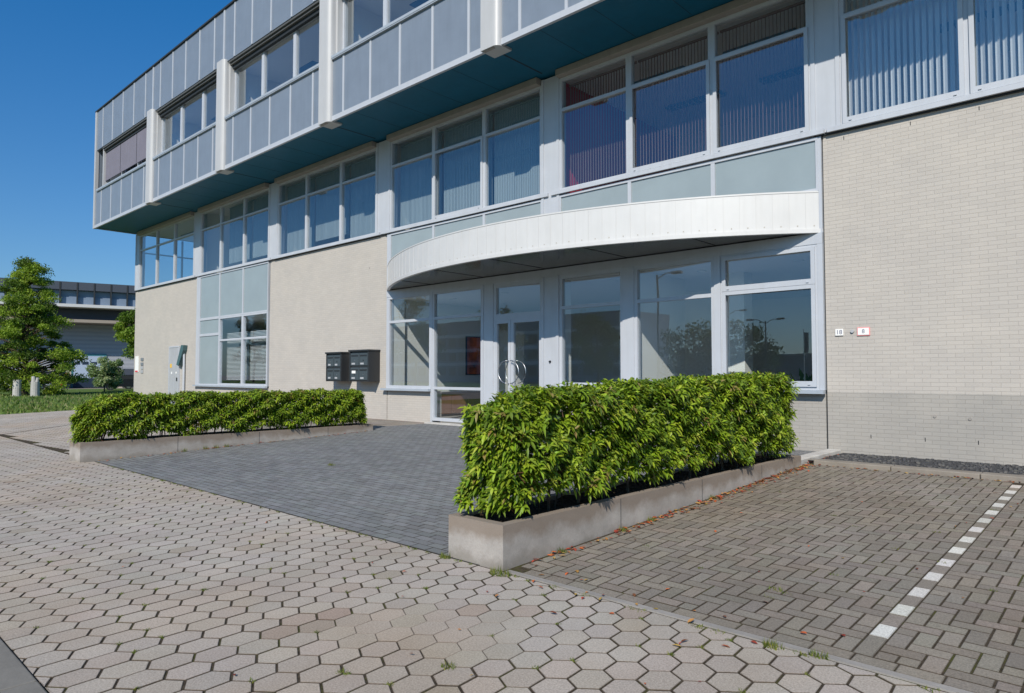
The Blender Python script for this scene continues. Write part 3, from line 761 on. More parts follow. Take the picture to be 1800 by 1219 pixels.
# ------------------------------------------------------------------ things on the wall
def letterbox(x0, x1, z0, z1, label):
    t = thing('letterbox_cabinet', label, 'letterboxes', ((x0 + x1) / 2, 12.0, z0), 'letterbox cabinets on the brick wall')
    y0 = 11.6
    b = MB(); b.box(x0, x1, y0 + .03, 11.998, z0, z1); b.box(x0 - .02, x1 + .02, y0 - .03, 11.998, z1, z1 + .05); b.box(x0, x0 + .05, y0, y0 + .03, z0, z1); b.box(x1 - .06, x1, y0, y0 + .03, z0, z1)
    b.build('casing', M['dark'], t, bevel=.006)
    w_, h_ = (x1 - x0 - .14) / 2, (z1 - z0 - .16) / 2
    for i in range(2):
        for j in range(2):
            a = x0 + .06 + i * (w_ + .02); c = z0 + .05 + j * (h_ + .06)
            d = MB().box(a, a + w_, y0 + .006, y0 + .032, c, c + h_); q = d.build('box_door', M['darkbox'], t, bevel=.005)
            MB().box(a + .04, a + w_ - .04, y0 - .004, y0 + .008, c + h_ - .09, c + h_ - .05).build('flap', M['dark'], q)
            MB().tube([(a + w_ / 2, y0 + .008, c + h_ * .42), (a + w_ / 2, y0 - .006, c + h_ * .42)], [.02, .018], 10).build('lock', M['steel'] if (i + j) % 2 else M['dark'], q)
            MB().box(a + .06, a + w_ * .55, y0 + .002, y0 + .007, c + .03, c + .08).build('name_plate', M['doorgrey'], q)
    return t
letterbox(-18.55, -17.72, 1.28, 2.12, 'black four-door letterbox cabinet on brick wall, the one farther from the entrance glass')
t = letterbox(-17.3, -16.33, 1.28, 2.16, 'black four-door letterbox cabinet on brick wall with white sticker, next to the entrance glass')
MB().box(-17.15, -16.97, 11.59, 11.6, 1.52, 1.6).build('white_sticker', M['white'], t)
def sign(name, label, x, z, w_, h_, txt, border=None, ts=.09):
    t = thing(name, label, 'sign', (x, 11.99, z - h_ / 2))
    if border: 
        MB().box(x - w_ / 2, x + w_ / 2, 11.982, 11.998, z - h_ / 2, z + h_ / 2).build('border', border, t)
        MB().box(x - w_ / 2 + .012, x + w_ / 2 - .012, 11.976, 11.982, z - h_ / 2 + .012, z + h_ / 2 - .012).build('plate', M['white'], t)
    else: MB().box(x - w_ / 2, x + w_ / 2, 11.976, 11.998, z - h_ / 2, z + h_ / 2).build('plate', M['white'], t, bevel=.004)
    if txt: text_mesh('numerals', txt, ts, M['signtxt'], t, (x, 11.975, z), R(90))
    return t
M['signtxt'] = mat('sign_text', (.12, .13, .2), .6)
sign('house_number', 'small white plate with house number 18 on the right brick wall beside the window', -3.72, 2.19, .125, .11, '18', None, .10)
sign('number_sign', 'white plate with pink red border and number 8 on the right brick wall', -3.35, 2.19, .19, .135, '8', mat('red_border', (.75, .28, .28), .6), .09)
tag(MB().tube([(-3.52, 11.97, 2.20), (-3.52, 11.999, 2.20)], [.028, .03], 14).build('key_cylinder', M['doorgrey'], bevel=.003), 'small round grey metal cylinder on brick wall between the two number plates', 'key safe')
M['redp'] = mat('red_print', (.6, .03, .04), .5); M['greyp'] = mat('grey_print', (.18, .2, .22), .5)
t = thing('notice_board', 'tall white notice plate with red stripe at left end of the brick wall', 'sign', (-35.75, 11.98, 1.55))
MB().box(-35.98, -35.55, 11.97, 11.998, 1.58, 2.36).build('plate', M['white'], t); MB().box(-35.95, -35.6, 11.964, 11.969, 1.6, 1.67).build('red_stripe', M['redp'], t)
for q, z in enumerate((2.2, 1.98, 1.8, 1.62)):
    lbl = ['topmost', 'second from the top', 'third from the top', 'lowest'][q]
    tag(MB().box(-35.25, -34.95, 11.965, 11.998, z - .07, z + .07).build('name_plate', M['greyp'] if q < 2 else M['doorgrey'], bevel=.004), 'small grey plate at left end of brick wall, %s in its column' % lbl, 'sign', 'small grey plates in a column')
# painting and cabinet in the lobby
t = thing('painting', 'dark red and orange painting hanging on the lobby wall seen through the glass', 'painting', (-15.9, 15.3, 1.5))
pm = mat('abstract_red_paint', rough=.6); f = ramp(pm, noise(pm, 1.6, 4), .35, .65)
base(pm, mixc(pm, f, (.06, .01, .004), (.85, .16, .02)))
MB().box(-15.928, -15.895, 15.05, 16.3, 1.5, 2.68).build('canvas', pm, t); 
fr = MB(); fr.box(-15.928, -15.885, 15.02, 15.05, 1.47, 2.71); fr.box(-15.928, -15.885, 16.3, 16.33, 1.47, 2.71); fr.box(-15.928, -15.885, 15.05, 16.3, 1.47, 1.5); fr.box(-15.928, -15.885, 15.05, 16.3, 2.68, 2.71); fr.build('frame', M['dark'], t)
t = thing('sideboard', 'low brown wooden sideboard inside the lobby behind the low pane', 'cabinet', (-15.5, 14.2, .24))
MB().box(-15.9, -15.4, 13.3, 15.2, .3, .92).build('carcass', M['wood'], t, bevel=.01)
for i in range(3): MB().box(-15.4, -15.38, 13.33 + i * .63, 13.93 + i * .63, .33, .86).build('cabinet_door', M['wood'], t)
MB().box(-15.92, -15.36, 13.27, 15.23, .92, .96).build('top', M['dark'], t)
t = thing('reception_desk', 'pale reception desk inside the lobby behind the right window', 'desk', (-5.4, 15.5, .24))
MB().box(-6.4, -4.4, 15.2, 15.3, .24, 1.3).build('front_panel', M['wood'], t); MB().box(-6.5, -4.3, 15.1, 15.9, 1.3, 1.35).build('worktop', M['wallwhite'], t)
t = thing('potted_plant', 'leafy potted plant inside the lobby near the right window', 'plant', (-4.7, 13.6, .24))
MB().tube([(-4.7, 13.6, .24), (-4.7, 13.6, .65)], [.16, .22], 14).build('pot', M['dark'], t)
random.seed(77); pf = MB()
for _ in range(160):
    d_ = Vector((rnd(-1, 1), rnd(-1, 1), rnd(.3, 1.6))).normalized(); leaf_p = Vector((-4.7, 13.6, .65)) + d_ * rnd(.2, .85)
    n_ = Vector((rnd(-1, 1), rnd(-1, 1), 1)).normalized(); a_ = d_.cross(n_).normalized() * .05
    pf.poly([leaf_p, leaf_p + d_ * .12 + a_, leaf_p + d_ * .28, leaf_p + d_ * .12 - a_], (.06, .13, .03))
pf.build('foliage', M['needle'], t)
t = thing('lobby_chair', 'dark upholstered chair inside the lobby near the low pane', 'chair', (-13.0, 14.0, .24))
MB().box(-13.3, -12.7, 13.7, 14.3, .6, .72).build('seat', M['dark'], t, bevel=.02); MB().box(-13.3, -12.7, 14.24, 14.32, .72, 1.15).build('backrest', M['dark'], t, bevel=.02)
for sx in (-13.26, -12.74):
    for sy in (13.74, 14.26): MB().tube([(sx, sy, .24), (sx, sy, .6)], [.015, .015], 8).build('leg', M['steel'], t)

# ------------------------------------------------------------------ planters and hedges
def planter(x0, x1, y0, y1, zt, label):
    t = thing('concrete_planter', label, 'planter', ((x0 + x1) / 2, (y0 + y1) / 2, 0), 'low concrete planters beside the forecourt')
    m = MB(); th = .085
    # outer walls as one mesh
    z0 = -.08
    m.box(x0, x0 + th, y0, y1, z0, zt); m.box(x1 - th, x1, y0, y1, z0, zt)
    m.box(x0 + th, x1 - th, y0, y0 + th, z0, zt); m.box(x0 + th, x1 - th, y1 - th, y1, z0, zt)
    m.build('trough', M['conc'], t)
    e = MB(); yy = y0 + 1.6
    while yy < y1 - .3: e.box(x1 - .001, x1 + .002, yy - .003, yy + .003, 0, zt - .005); yy += 1.6
    e.build('casting_seams', M['groove'], t)
    s = MB(); n = 40
    for i in range(n):
        for j in range(4):
            xa, xb = x0 + th + (x1 - x0 - 2 * th) * j / 4, x0 + th + (x1 - x0 - 2 * th) * (j + 1) / 4
            ya, yb = y0 + th + (y1 - y0 - 2 * th) * i / n, y0 + th + (y1 - y0 - 2 * th) * (i + 1) / n
            hh = lambda a, b: zt - .035 + .025 * math.sin(a * 31 + b * 7) * math.cos(b * 13)
            s.poly([(xa, ya, hh(xa, ya)), (xb, ya, hh(xb, ya)), (xb, yb, hh(xb, yb)), (xa, yb, hh(xa, yb))])
    s.build('soil', M['soil'], t)
    return t
planter(-4.27, -3.65, 3.84, 10.0, .34, 'grey brown concrete planter in the right foreground beside the parking bay')
planter(-13.93, -13.32, 3.60, 9.6, .33, 'grey concrete planter on the left of the dark forecourt')

def leaf(mb, p, d, n, L, Wd, col, droop=.35):
    # p base, d direction, n approx normal; pointed leaf folded along the midrib, bending downwards
    s = d.cross(n)
    if s.length < 1e-3: return
    s.normalize(); n = s.cross(d).normalized()
    secs = ((0.0, .12), (.3, .85), (.62, .9), (1.0, 0.0))
    mid = []; lft = []; rgt = []
    for t, wv in secs:
        c = p + d * (L * t) - Vector((0, 0, 1)) * (droop * L * t * t)
        mid.append(c); lft.append(c + s * Wd * wv * .5 + n * Wd * .14 * wv); rgt.append(c - s * Wd * wv * .5 + n * Wd * .14 * wv)
    k = len(mb.v); mb.v += [tuple(v) for tr in zip(lft[:3], mid[:3], rgt[:3]) for v in tr] + [tuple(mid[3])]
    for i in range(2):
        a = k + i * 3
        mb.f += [(a, a + 1, a + 4, a + 3), (a + 1, a + 2, a + 5, a + 4)]; mb.c += [col, col]
    a = k + 6; mb.f += [(a, a + 1, k + 9), (a + 1, a + 2, k + 9)]; mb.c += [col, col]
LEAFC = [(.155, .235, .012), (.12, .19, .012), (.20, .285, .015), (.07, .12, .010), (.25, .33, .02), (.095, .155, .011)]
def hedge(x0, x1, y0, y1, zb0, zt0, zt1, n_tw, L, label, stems, seed, sc=1.0):
    random.seed(seed)
    t = thing('hedge', label, 'hedge', ((x0 + x1) / 2, (y0 + y1) / 2, .3), 'clipped leafy hedges in the planters')
    lf = MB(); xc = (x0 + x1) / 2; hw = (x1 - x0) / 2
    def bulge(y, z): return .055 * math.sin(y * 4.1 + z * 2.3 + seed) + .05 * math.sin(y * 9.7 - z * 6.1) + .03 * math.sin(y * 17 + z * 11)
    def zt(y): 
        u = (y - y0) / (y1 - y0); e_ = max(0, 1 - (y - y0) / .45) ** 2 * .13 + max(0, 1 - (y1 - y) / .35) ** 2 * .10; return zt0 + (zt1 - zt0) * u + .02 * math.sin(y * 5 + seed) + .022 * math.sin(y * 13) - e_
    def zb(y): return zb0 + .05 * math.sin(y * 6 + seed * 2) + .05 * abs(math.sin(y * 3.3 + 1))
    for i in range(n_tw):
        r = random.random()
        y = rnd(y0, y1); top, bot = zt(y), zb(y)
        if r < .46 or r > .92: # right side (+X), seen most ; left side
            sx = 1 if r < .30 + .16 else -1
            z = bot + (top - bot) * rnd(0, 1) ; k = bulge(y, z * 3)
            rd_ = .10 * max(0, (z - (top - .16)) / .16) ** 2 + .10 * max(0, 1 - (y - y0) / .25) ** 2 + .05 * max(0, (bot + .12 - z) / .12)
            p = Vector((xc + sx * (hw + k - rd_ - abs(random.gauss(0, .06))), y, z)); nn = Vector((sx, rnd(-.4, .4), rnd(-.1, .5)))
        elif r < .74:
            z = top - abs(random.gauss(0, .04)) - .02; x = xc + hw * rnd(-1, 1); p = Vector((x, y, z - .08 * (abs(x - xc) / hw) ** 3)); nn = Vector((rnd(-.4, .4), rnd(-.4, .4), 1))
        elif r < .86:
            e = -1 if random.random() < .72 else 1; yy = y0 if e < 0 else y1; x = xc + hw * rnd(-1, 1); tp, bt = zt(yy), zb0 - .02
            z = bt + (tp - bt) * random.random(); p = Vector((x, yy + e * (bulge(x * 2, z * 2) + .06 - .14 * (abs(x - xc) / hw) ** 3 - abs(random.gauss(0, .05))), z)); nn = Vector((rnd(-.4, .4), e, rnd(0, .5)))
        else:
            z = rnd(bot + .08, top - .1); p = Vector((xc + hw * rnd(-.75, .75), y, z)); nn = Vector((rnd(-1, 1), rnd(-1, 1), rnd(0, 1)))
        nn.normalize()
        tw = (nn + Vector((rnd(-.6, .6), rnd(-.6, .6), rnd(-.2, .8)))).normalized()
        shade = random.choice(LEAFC); young = random.random() < .16
        m_ = random.randint(4, 7)
        if young: shade = random.choice([(.26, .34, .03), (.29, .33, .04), (.22, .28, .03), (.26, .33, .03), (.22, .17, .05)])
        for q in range(m_):
            a = 2.399 * q + rnd(0, 1); ax = tw.cross(Vector((0.3, .2, 1))).normalized(); bx = tw.cross(ax)
            d = (tw * rnd(.15, .55) + ax * math.cos(a) + bx * math.sin(a)).normalized()
            d = (d + nn * .45).normalized()
            up = (nn * .6 + Vector((0, 0, .9)) + SUN * .2).normalized()
            leaf(lf, p + tw * (.012 * q - .02), d, up, L * rnd(.6, 1.25), L * rnd(.32, .46), tint(shade, .22, .08), rnd(.1, .6))
        if i % 6 == 0:  # red brown twig tip
            e = p + tw * .02
            lf.tube([e - tw * .10, e + tw * .015], [.004, .002], 4, (.12, .05, .025), False)
    lf.build('foliage', M['leaf'], t)
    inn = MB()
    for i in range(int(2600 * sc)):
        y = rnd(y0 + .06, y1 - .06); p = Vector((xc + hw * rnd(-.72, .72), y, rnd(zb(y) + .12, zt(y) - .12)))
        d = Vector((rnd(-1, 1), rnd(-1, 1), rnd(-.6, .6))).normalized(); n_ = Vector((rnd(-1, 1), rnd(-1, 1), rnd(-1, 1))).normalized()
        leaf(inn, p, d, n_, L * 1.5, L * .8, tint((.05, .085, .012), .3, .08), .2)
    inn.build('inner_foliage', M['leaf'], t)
    # branches
    br = MB()
    for i in range(int(30 * sc)):
        y = rnd(y0 + .1, y1 - .1); b = Vector((xc + rnd(-.1, .1), y, .3)); e = Vector((xc + rnd(-hw, hw) * .8, y + rnd(-.25, .25), rnd(.7, zt0 - .05)))
        br.tube([b, (b + e) / 2 + Vector((rnd(-.05, .05), rnd(-.05, .05), .05)), e], [.010, .007, .003], 5, (.05, .035, .02))
    br.build('branches', M['needle'], t)
    y = y0 + .25
    while y < y1:
        s = MB(); a, b_ = rnd(-.04, .04), rnd(-.04, .04)
        s.tube([(xc + hw * .3, y, .27), (xc + hw * .3 + a, y + b_, .55), (xc + a * 2, y - b_, .95)], [.015, .012, .008], 7); s.build('stem', M['bark'], t)
        y += stems
    random.seed(seed + 50)
    return t
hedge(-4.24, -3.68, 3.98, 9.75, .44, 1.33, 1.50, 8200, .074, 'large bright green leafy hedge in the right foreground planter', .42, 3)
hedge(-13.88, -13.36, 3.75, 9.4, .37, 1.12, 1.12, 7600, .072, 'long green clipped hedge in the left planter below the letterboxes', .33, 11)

# ------------------------------------------------------------------ litter, moss, weeds
random.seed(5)
lt = MB(); RED = [(.30, .05, .025), (.42, .10, .03), (.22, .035, .02), (.38, .17, .05), (.16, .06, .03), (.35, .22, .06)]
def litter(x, y, s):
    z = gz(y) + .006; a = rnd(0, 6.28); d = Vector((math.cos(a), math.sin(a), rnd(-.05, .35))); leaf(lt, Vector((x, y, z + .004)), d.normalized(), Vector((rnd(-.3, .3), rnd(-.3, .3), 1)), s, s * .5, tint(random.choice(RED), .2, .1), rnd(0, .3))
for _ in range(420):
    y = 4.0 + 6.1 * random.random() ** .7; litter(-3.62 + abs(random.gauss(0, .07)), y, rnd(.03, .07))
for _ in range(120): litter(rnd(-3.6, .5), 10.19 - abs(random.gauss(0, .06)), rnd(.03, .07))
for _ in range(50): litter(rnd(-3.6, .5), rnd(4, 9.5), rnd(.02, .05))
for _ in range(26): litter(-3.5 + abs(random.gauss(0, .9)), rnd(3.3, 4.2), rnd(.03, .06))
for _ in range(140): litter(-13.28 + abs(random.gauss(0, .06)), rnd(3.8, 9.5), rnd(.03, .07))
for _ in range(60): litter(rnd(-3.95, -3.6), rnd(10.1, 11.7), rnd(.03, .06))
for _ in range(14): litter(rnd(-8, -1.5), rnd(1.5, 3.7), rnd(.02, .045))
tag(lt.build('fallen_leaves', M['litter']), 'red and brown fallen leaves along planters, kerb and paving joints', 'fallen leaves', kind='stuff')
ms = MB()
def tuft(x, y, r, n, h=.03):
    for _ in range(n):
        a = rnd(0, 6.28); q = r * math.sqrt(random.random()); px, py = x + math.cos(a) * q, y + math.sin(a) * q * .6; b = rnd(0, 6.28); z = gz(py) - .006; w_ = rnd(.002, .005)
        hh = h * rnd(.4, 1.2); ms.poly([(px - w_ * math.cos(b), py - w_ * math.sin(b), z), (px + w_ * math.cos(b), py + w_ * math.sin(b), z), (px + rnd(-.02, .02), py + rnd(-.02, .02), z + hh)], tint(random.choice([(.12, .16, .03), (.2, .2, .04), (.08, .11, .02)]), .2))
for _ in range(210):   # moss in hexagon joints: at hexagon corners
    i, j = random.randint(-50, 4), random.randint(-10, 12); x, y = hexpt((i + (.5 if j % 2 else 0)) * HDX, j * HDY + HTt)
    if .95 < y < 3.8: tuft(x, y, .022, 30, .016)
for x in [rnd(-13, -.5) for _ in range(60)]: tuft(x, YB - .04, rnd(.02, .06), 30, .02)
for x in [rnd(-3.5, 0) for _ in range(16)]: tuft(x, rnd(4, 9), rnd(.02, .04), 25, .02)
tuft(-3.6, 3.76, .10, 160, .05); tuft(-4.25, 3.78, .06, 90, .05); tuft(-1.55, 3.78, .06, 90, .045); tuft(-1.32, 3.82, .05, 70, .04); tuft(-1.9, 4.7, .07, 60, .03); tuft(-9.4, 6.0, .08, 60, .05)
for y in (4.5, 5.4, 5.9, 7.2): tuft(-3.6, y, .05, 60, .05)
for y in (5.3, 5.7, 5.9, 6.1): tuft(-13.27, y, .07, 50, .08)
tuft(-2.67, 2.4, .05, 60, .03); tuft(-3.0, 2.0, .04, 60, .02)
tag(ms.build('moss_and_weeds', M['needle']), 'small green moss tufts and weeds in paving joints', 'weeds', kind='stuff')

# ------------------------------------------------------------------ trees
def tree(name, label, loc, h, clumps, nleaf, ls, cols, tr=.2, tone=1.0, group=None, trunk_to=.9, seed=1, flat=.5, limbs=True):
    random.seed(seed); x0, y0, z0 = loc
    t = thing(name, label, 'tree', loc, group)
    tk = MB(); tk.tube([(x0, y0, z0 - .1), (x0 + tr * .2, y0, z0 + h * .35), (x0 - tr * .3, y0, z0 + h * trunk_to)], [tr, tr * .7, tr * .15], 9)
    if limbs:
        for (cx, cy, cz, r) in clumps:
            zz = max(z0 + h * .12, cz - math.hypot(cx - x0, cy - y0) * .35)
            tk.tube([(x0, y0, zz), ((x0 + cx) / 2, (y0 + cy) / 2, (zz + cz) / 2 + .1), (cx, cy, cz)], [tr * .32, tr * .2, .02], 5)
    tk.build('trunk', M['bark'], t)
    f = MB(); per = max(1, nleaf // len(clumps))
    for (cx, cy, cz, r) in clumps:
        c0 = random.choice(cols)
        for _ in range(per):
            v = Vector((random.gauss(0, 1), random.gauss(0, 1), random.gauss(0, 1))).normalized() * (random.random() ** .45) * r * rnd(.75, 1.15)
            p = Vector((cx + v.x, cy + v.y, cz + v.z * flat - .25 * r * (math.hypot(v.x, v.y) / r) ** 2))
            n = Vector((rnd(-1, 1), rnd(-1, 1), rnd(-.2, 1))).normalized(); a = n.cross(Vector((rnd(-1, 1), rnd(-1, 1), rnd(-1, 1)))).normalized(); b = n.cross(a)
            s = ls * rnd(.6, 1.3)
            col = tint(c0, .25, .06)
            f.poly([p + a * s, p + b * s * .45, p - a * s, p - b * s * .45], col)
    f.build('crown', M['needle'], t); return t
# left feathery conifer-like tree
random.seed(21); cl = []; tx, ty = -58.6, 12.3
for L_ in range(16):
    z = .5 + L_ * .565; rad = 3.4 * (1 - (L_ / 16.0) ** 1.2) + .35
    n = max(4, int(4 + rad * 3.0))
    for k in range(n):
        a = 2 * math.pi * (k + rnd(-.3, .3)) / n; q = rad * rnd(.25, 1.12)
        cl.append((tx + math.cos(a) * q, ty + math.sin(a) * q, z + .45 - q * .12 + rnd(-.4, .4), rnd(.35, .95)))
tree('conifer_tree', 'feathery light green layered tree on the grass at the left edge', (tx, ty, 0), 10.2, cl, 66000, .078, [(.17, .25, .02), (.12, .19, .018), (.22, .30, .03), (.07, .12, .012)], .22, seed=3, flat=.55, trunk_to=.97)
random.seed(22); cl = [(-65.5 + rnd(-1.7, 1.7), 22.3 + rnd(-1.7, 1.7), rnd(3.4, 6.9), rnd(.5, .9)) for _ in range(36)]
tree('broadleaf_tree', 'broad-leaved green tree half hidden behind the far corner of the brick wall', (-64.2, 23.4, 0), 7.5, cl, 15000, .12, [(.12, .20, .02), (.16, .24, .025), (.08, .14, .015)], .16, seed=5, flat=.7)
random.seed(23); cl = [(-64.8 + rnd(-.9, .9), 19.2 + rnd(-.9, .9), rnd(.5, 2.7), rnd(.35, .6)) for _ in range(22)]
tree('willow_shrub', 'pale grey green willow-like shrub in front of the far garage door', (-64.8, 19.2, 0), 2.6, cl, 7000, .10, [(.22, .29, .14), (.27, .33, .17), (.16, .23, .10)], .06, seed=6, flat=.9)

# ------------------------------------------------------------------ bollards, vehicles
for q, (x, y, h_) in enumerate(((-55.7, 11.25, 1.12), (-54.8, 12.07, 1.32))):
    t = thing('stone_post', ['shorter pale concrete post on the grass, left of the pair', 'taller pale concrete post with a notched head on the grass, right of the pair'][q], 'post', (x, y, 0), 'pale concrete posts on the grass')
    r = .26
    if q == 0: MB().tube([(x, y, -.05), (x, y, h_ * .5), (x, y, h_)], [r, r * .97, r * .92], 14).build('shaft', M['post'], t)
    else: 
        MB().tube([(x, y, -.05), (x, y, h_ * .75)], [r * 1.05, r], 14).build('shaft', M['post'], t)
        MB().tube([(x - .08, y - .07, h_ * .75), (x - .11, y - .09, h_ * 1.02)], [r * .55, r * .42], 10).tube([(x + .12, y + .08, h_ * .75), (x + .15, y + .1, h_ * .95)], [r * .4, r * .34], 10).build('head', M['post'], t)
def car(x, y, ang, col, label, van=False):
    t = thing('parked_car', label, 'car', (x, y, 0), 'cars parked near the far building')
    paint = coat('car_paint', col, .25); Lc, Wc = (5.0, 1.9) if van else (4.3, 1.75)
    mt = Matrix.Translation((x, y, 0)) @ Matrix.Rotation(ang, 4, 'Z')
    prof = [(-2.15, .35), (-2.15, .8), (-1.9, .95), (-1.25, 1.0), (-.75, 1.42), (.75, 1.45), (1.45, 1.02), (2.05, .85), (2.15, .55), (2.1, .35)] if not van else [(-2.5, .4), (-2.5, 1.9), (-2.3, 2.0), (1.0, 2.0), (1.7, 1.3), (2.4, 1.1), (2.5, .6), (2.45, .4)]
    def ext(pr, w_, name, m, par, y0=None):
        b = MB(); n = len(pr); y0 = -w_ / 2 if y0 is None else y0
        for yy in (y0, y0 + w_): b.v += [tuple(mt @ Vector((a, yy, c))) for a, c in pr]
        b.f = [tuple(range(n)), tuple(range(2 * n - 1, n - 1, -1))] + [(i + n, (i + 1) % n + n, (i + 1) % n, i) for i in range(n)]; b.c = [None] * len(b.f)
        return b.build(name, m, par, bevel=.04 if name == 'body' else 0)
    ext(prof, Wc, 'body', paint, t)
    gl = [(-1.15, 1.03), (-.72, 1.36), (.7, 1.39), (1.3, 1.05)] if not van else [(.2, 1.3), (.2, 1.85), (1.0, 1.85), (1.55, 1.3)]
    for sgn in (-1, 1): ext(gl, .01, 'side_window', M['dark'], t, sgn * (Wc / 2 + .004) - .005)
    for wx in (-Lc * .31, Lc * .31):
        for sgn in (-1, 1):
            c = mt @ Vector((wx, sgn * (Wc / 2 - .08), .31)); e = mt @ Vector((wx, sgn * (Wc / 2 + .03), .31)); e2 = mt @ Vector((wx, sgn * (Wc / 2 + .04), .31))
            wv = MB().tube([c, e], [.31, .31], 18).build('wheel', M['dark'], t); MB().tube([e, e2], [.19, .17], 14).build('rim', M['steel'], wv)
    for sgn in (-1, 1):
        c = mt @ Vector((Lc / 2 - .12, sgn * .6, .72)); e = mt @ Vector((Lc / 2 - .02 if not van else Lc / 2 - .02, sgn * .6, .7)); MB().tube([c, e], [.11, .1], 10).build('headlight', M['steel'], t)
    return t
car(-78.8, 16.0, R(100), (.75, .76, .78), 'white van parked behind the concrete posts', True)
car(-69.3, 22.4, R(75), (.012, .014, .018), 'black car parked beyond the willow shrub')
car(-74.5, 25.6, R(75), (.6, .61, .63), 'pale silver car behind the black car at the wall corner')

# ------------------------------------------------------------------ far building (left background), local frame s along face, w outwards
FB = thing('warehouse_building', 'distant grey corrugated warehouse with glazed upper walkway and white band', 'building', (-88.42, 16.33, 0))
A_ = math.atan2(.96363, .26724); FM = Matrix.Translation((-88.42, 16.33, 0)) @ Matrix.Rotation(A_, 4, 'Z')   # local x = along, local y = away from camera side? (left)
def fbox(name, m, s0, s1, w0, w1, z0, z1, par=None, extra=None):
    b = MB()
    for q in [(s0, s1, w0, w1, z0, z1)] + (extra or []):
        k = len(b.v); b.box(*q); b.v[k:] = [tuple(FM @ Vector(v)) for v in b.v[k:]]
    return b.build(name, m, par or FB)
cor = mat('corrugated_grey', rough=.5)
xx = xyz(cor); wv = mth(cor, 'SINE', mth(cor, 'MULTIPLY', xx[2], 14.0))
base(cor, mixc(cor, ramp(cor, wv, -1, 1), (.26, .275, .31), (.31, .325, .365))); bump(cor, wv, .12, .03)
M['fband'] = mat('pale_band', (.50, .50, .50), .6); M['fdark'] = mat('dark_roof_panels', (.05, .06, .08), .5); M['fglaz'] = mat('walkway_glazing', (.17, .22, .30), .15); M['fbrick'] = mat('pale_brick_base', (.42, .36, .31), .9)
M['fteal'] = mat('teal_door_frame', (.03, .14, .18), .5); M['fdoor'] = mat('pale_blue_door', (.33, .40, .52), .5); M['deepblue'] = mat('dark_blue_opening', (.008, .02, .045), .5); M['beige'] = mat('beige_slab_edge', (.27, .23, .19), .8)
fbox('wall', cor, -30, 40, 0, 14, 2.0, 7.0); fbox('brick_base', M['fbrick'], -30, 40, .05, 14, -.2, 2.0)
fbox('beige_slab', M['beige'], -30, 40, -3.2, 2, 7.02, 7.34)
fbox('recess_wall', M['fdark'], -30, 40, -1.2, 12, 7.35, 8.6)
fbox('white_band', M['fband'], -30, 40, -3.6, 2, 8.62, 8.93)
fbox('lower_rail', M['fglaz'], -30, 40, -2.9, 10, 8.95, 9.7); fbox('walkway_glazing', M['fglaz'], -30, 40, -2.7, 10, 9.7, 10.45)
fbox('roof', M['fdark'], -30, 40, -3.3, 12, 10.45, 11.3)
ex = []; s = -29.0
while s < 39: fbox('mullion', M['groove'], s, s + .14, -3.35, -2.6, 8.96, 11.25); s += 1.55
gd = fbox('garage_door', M['fteal'], 6.3, 9.6, -.12, .1, 0, 3.75); fbox('door_panel', M['fdoor'], 6.5, 9.4, -.16, -.12, 1.05, 3.5, gd); fbox('door_windows', M['deepblue'], 6.6, 7.1, -.18, -.16, 2.55, 2.85, gd, extra=[(7.3, 7.9, -.18, -.16, 2.55, 2.85), (8.1, 8.7, -.18, -.16, 2.55, 2.85)])
fbox('opening', M['deepblue'], 6.5, 9.4, -.155, -.12, 0, 1.05, gd)
fbox('side_door', M['fdark'], 11.2, 13.6, -.1, .1, 0, 2.1)
fbox('window', M['fdark'], 2.2, 5.7, -.05, .04, .2, 1.85); 
t = thing('waste_container', 'dark grey open waste container with red edge in front of the warehouse', 'container', (-84, 20, 0))
b = MB(); ring = [(3.4, 0), (5.4, 0), (5.9, 1.6), (3.0, 1.6)]
for wv_ in (-2.4, -.6): b.v += [tuple(FM @ Vector((a, wv_, c))) for a, c in ring]
b.f = [(0, 1, 2, 3), (7, 6, 5, 4), (1, 0, 4, 5), (2, 1, 5, 6), (0, 3, 7, 4)]; b.c = [None] * 5
M['cont'] = mat('container_grey', (.05, .05, .055), .6); b.build('body', M['cont'], t)
b = MB(); b.tube([FM @ Vector((5.4, -2.45, 0)), FM @ Vector((5.9, -2.45, 1.6))], [.09, .09], 6); b.build('red_edge', M['redp'], t)
# far low tree line / hedge row so that the horizon is closed
def row(name, label, pts, hts, r, nl, cols, seed, group=None):
    for q, ((x, y), h_) in enumerate(zip(pts, hts)):
        random.seed(seed + q); cl = []
        for _ in range(26):
            z = h_ * rnd(.28, .93); e = r * math.sqrt(max(.05, 1 - ((z / h_ - .55) / .5) ** 2)); a = rnd(0, 6.28); u = e * math.sqrt(random.random())
            cl.append((x + math.cos(a) * u, y + math.sin(a) * u, z, r * rnd(.28, .42)))
        tree(name, label[q % len(label)], (x, y, 0), h_, cl, nl, .22, cols, .2, seed=seed + q, flat=.8, group=group)
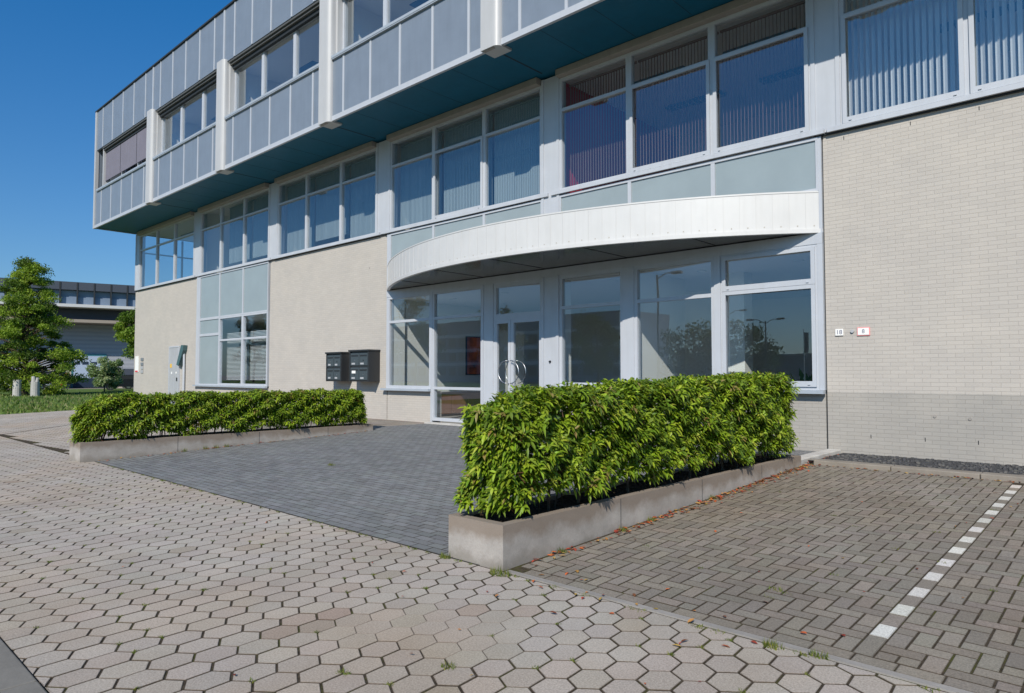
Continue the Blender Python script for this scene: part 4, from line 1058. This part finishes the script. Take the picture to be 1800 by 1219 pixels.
# things across the road, behind the photographer: seen mirrored in the windows
GC = [(.04, .07, .015), (.06, .10, .02), (.03, .055, .012)]
row('roadside_tree', ['tall tree across the road mirrored in the far left entrance pane', 'dark tree across the road mirrored beside the door column', 'bushy tree across the road mirrored in the lobby window', 'round tree across the road mirrored right of the white pier', 'small tree across the road mirrored next to the lamp post', 'tree across the road mirrored at the left corner windows'],
    [(-76, -38), (-66, -44), (-46, -40), (-34, -40), (-29.5, -42), (-120, -36)], [13, 12, 8.5, 6.5, 6.8, 14], 3.6, 3000, GC, 40, 'trees across the road')
t = thing('office_block', 'long low office across the road with pale floor bands, mirrored in the entrance glass', 'building', (-95, -70, 0))
MB().box(-150, -62, -84, -70, 0, 12).build('wall', M['clad'], t); b = MB()
for z in (3.2, 6.0, 8.8): b.box(-150, -62, -70.3, -69.9, z, z + .6)
b.build('floor_bands', M['white'], t); b = MB()
for i in range(28):
    for z in (1.2, 4.2, 7.0): b.box(-148 + i * 3.1, -146 + i * 3.1, -69.98, -69.9, z, z + 1.6)
b.build('windows', M['dark'], t)
t = thing('low_hall', 'low dark hall across the road mirrored along the horizon', 'building', (-30, -80, 0))
MB().box(-58, 30, -92, -80, 0, 4.2).build('wall', M['fdark'], t); MB().box(-58.3, 30.3, -92.3, -79.7, 4.2, 4.5).build('roof', M['screen'], t)
def lamp(x, y, h_, label, double=True):
    t = thing('street_lamp', label, 'street lamp', (x, y, 0), 'street lamps across the road')
    MB().tube([(x, y, 0), (x, y, h_)], [.1, .06], 8).build('pole', M['fdark'], t)
    for s in ((-1, 1) if double else (1,)):
        MB().tube([(x, y, h_ - .3), (x + s * .7, y, h_ + .1), (x + s * 1.2, y, h_ + .1)], [.04, .035, .03], 6).build('arm', M['fdark'], t)
        MB().box(x + s * 1.5 - .35, x + s * 1.5 + .35, y - .15, y + .15, h_ + .0, h_ + .16).build('lamp_head', M['fdark'], t)
lamp(-26.5, -40, 6.6, 'double-armed lamp post across the road mirrored in the right window'); lamp(-25, -18, 8.4, 'tall single-armed lamp post mirrored in the lobby glass', False); lamp(-30.2, -40, 7.6, 'single-armed lamp post mirrored beside the white mullion', False)
for q, x in enumerate((-22.9, -22.1, -21.4)):
    t = thing('flagpole', ['flagpole with hanging dark flag, first of three', 'flagpole with hanging dark flag, middle of three', 'flagpole with hanging dark flag, last of three'][q], 'flagpole', (x, -40, 0), 'flagpoles across the road')
    MB().tube([(x, -40, 0), (x, -40, 5.6)], [.06, .04], 6).build('pole', M['white'], t); MB().box(x + .05, x + .4, -40.03, -39.97, 3.4, 5.3).build('flag', M['fdark'], t)
gv = MB(); gv.poly([(-160, -60, -.04), (60, -60, -.04), (60, -14, -.04), (-160, -14, -.04)]); struct('far_lawn', gv, M['grass'])
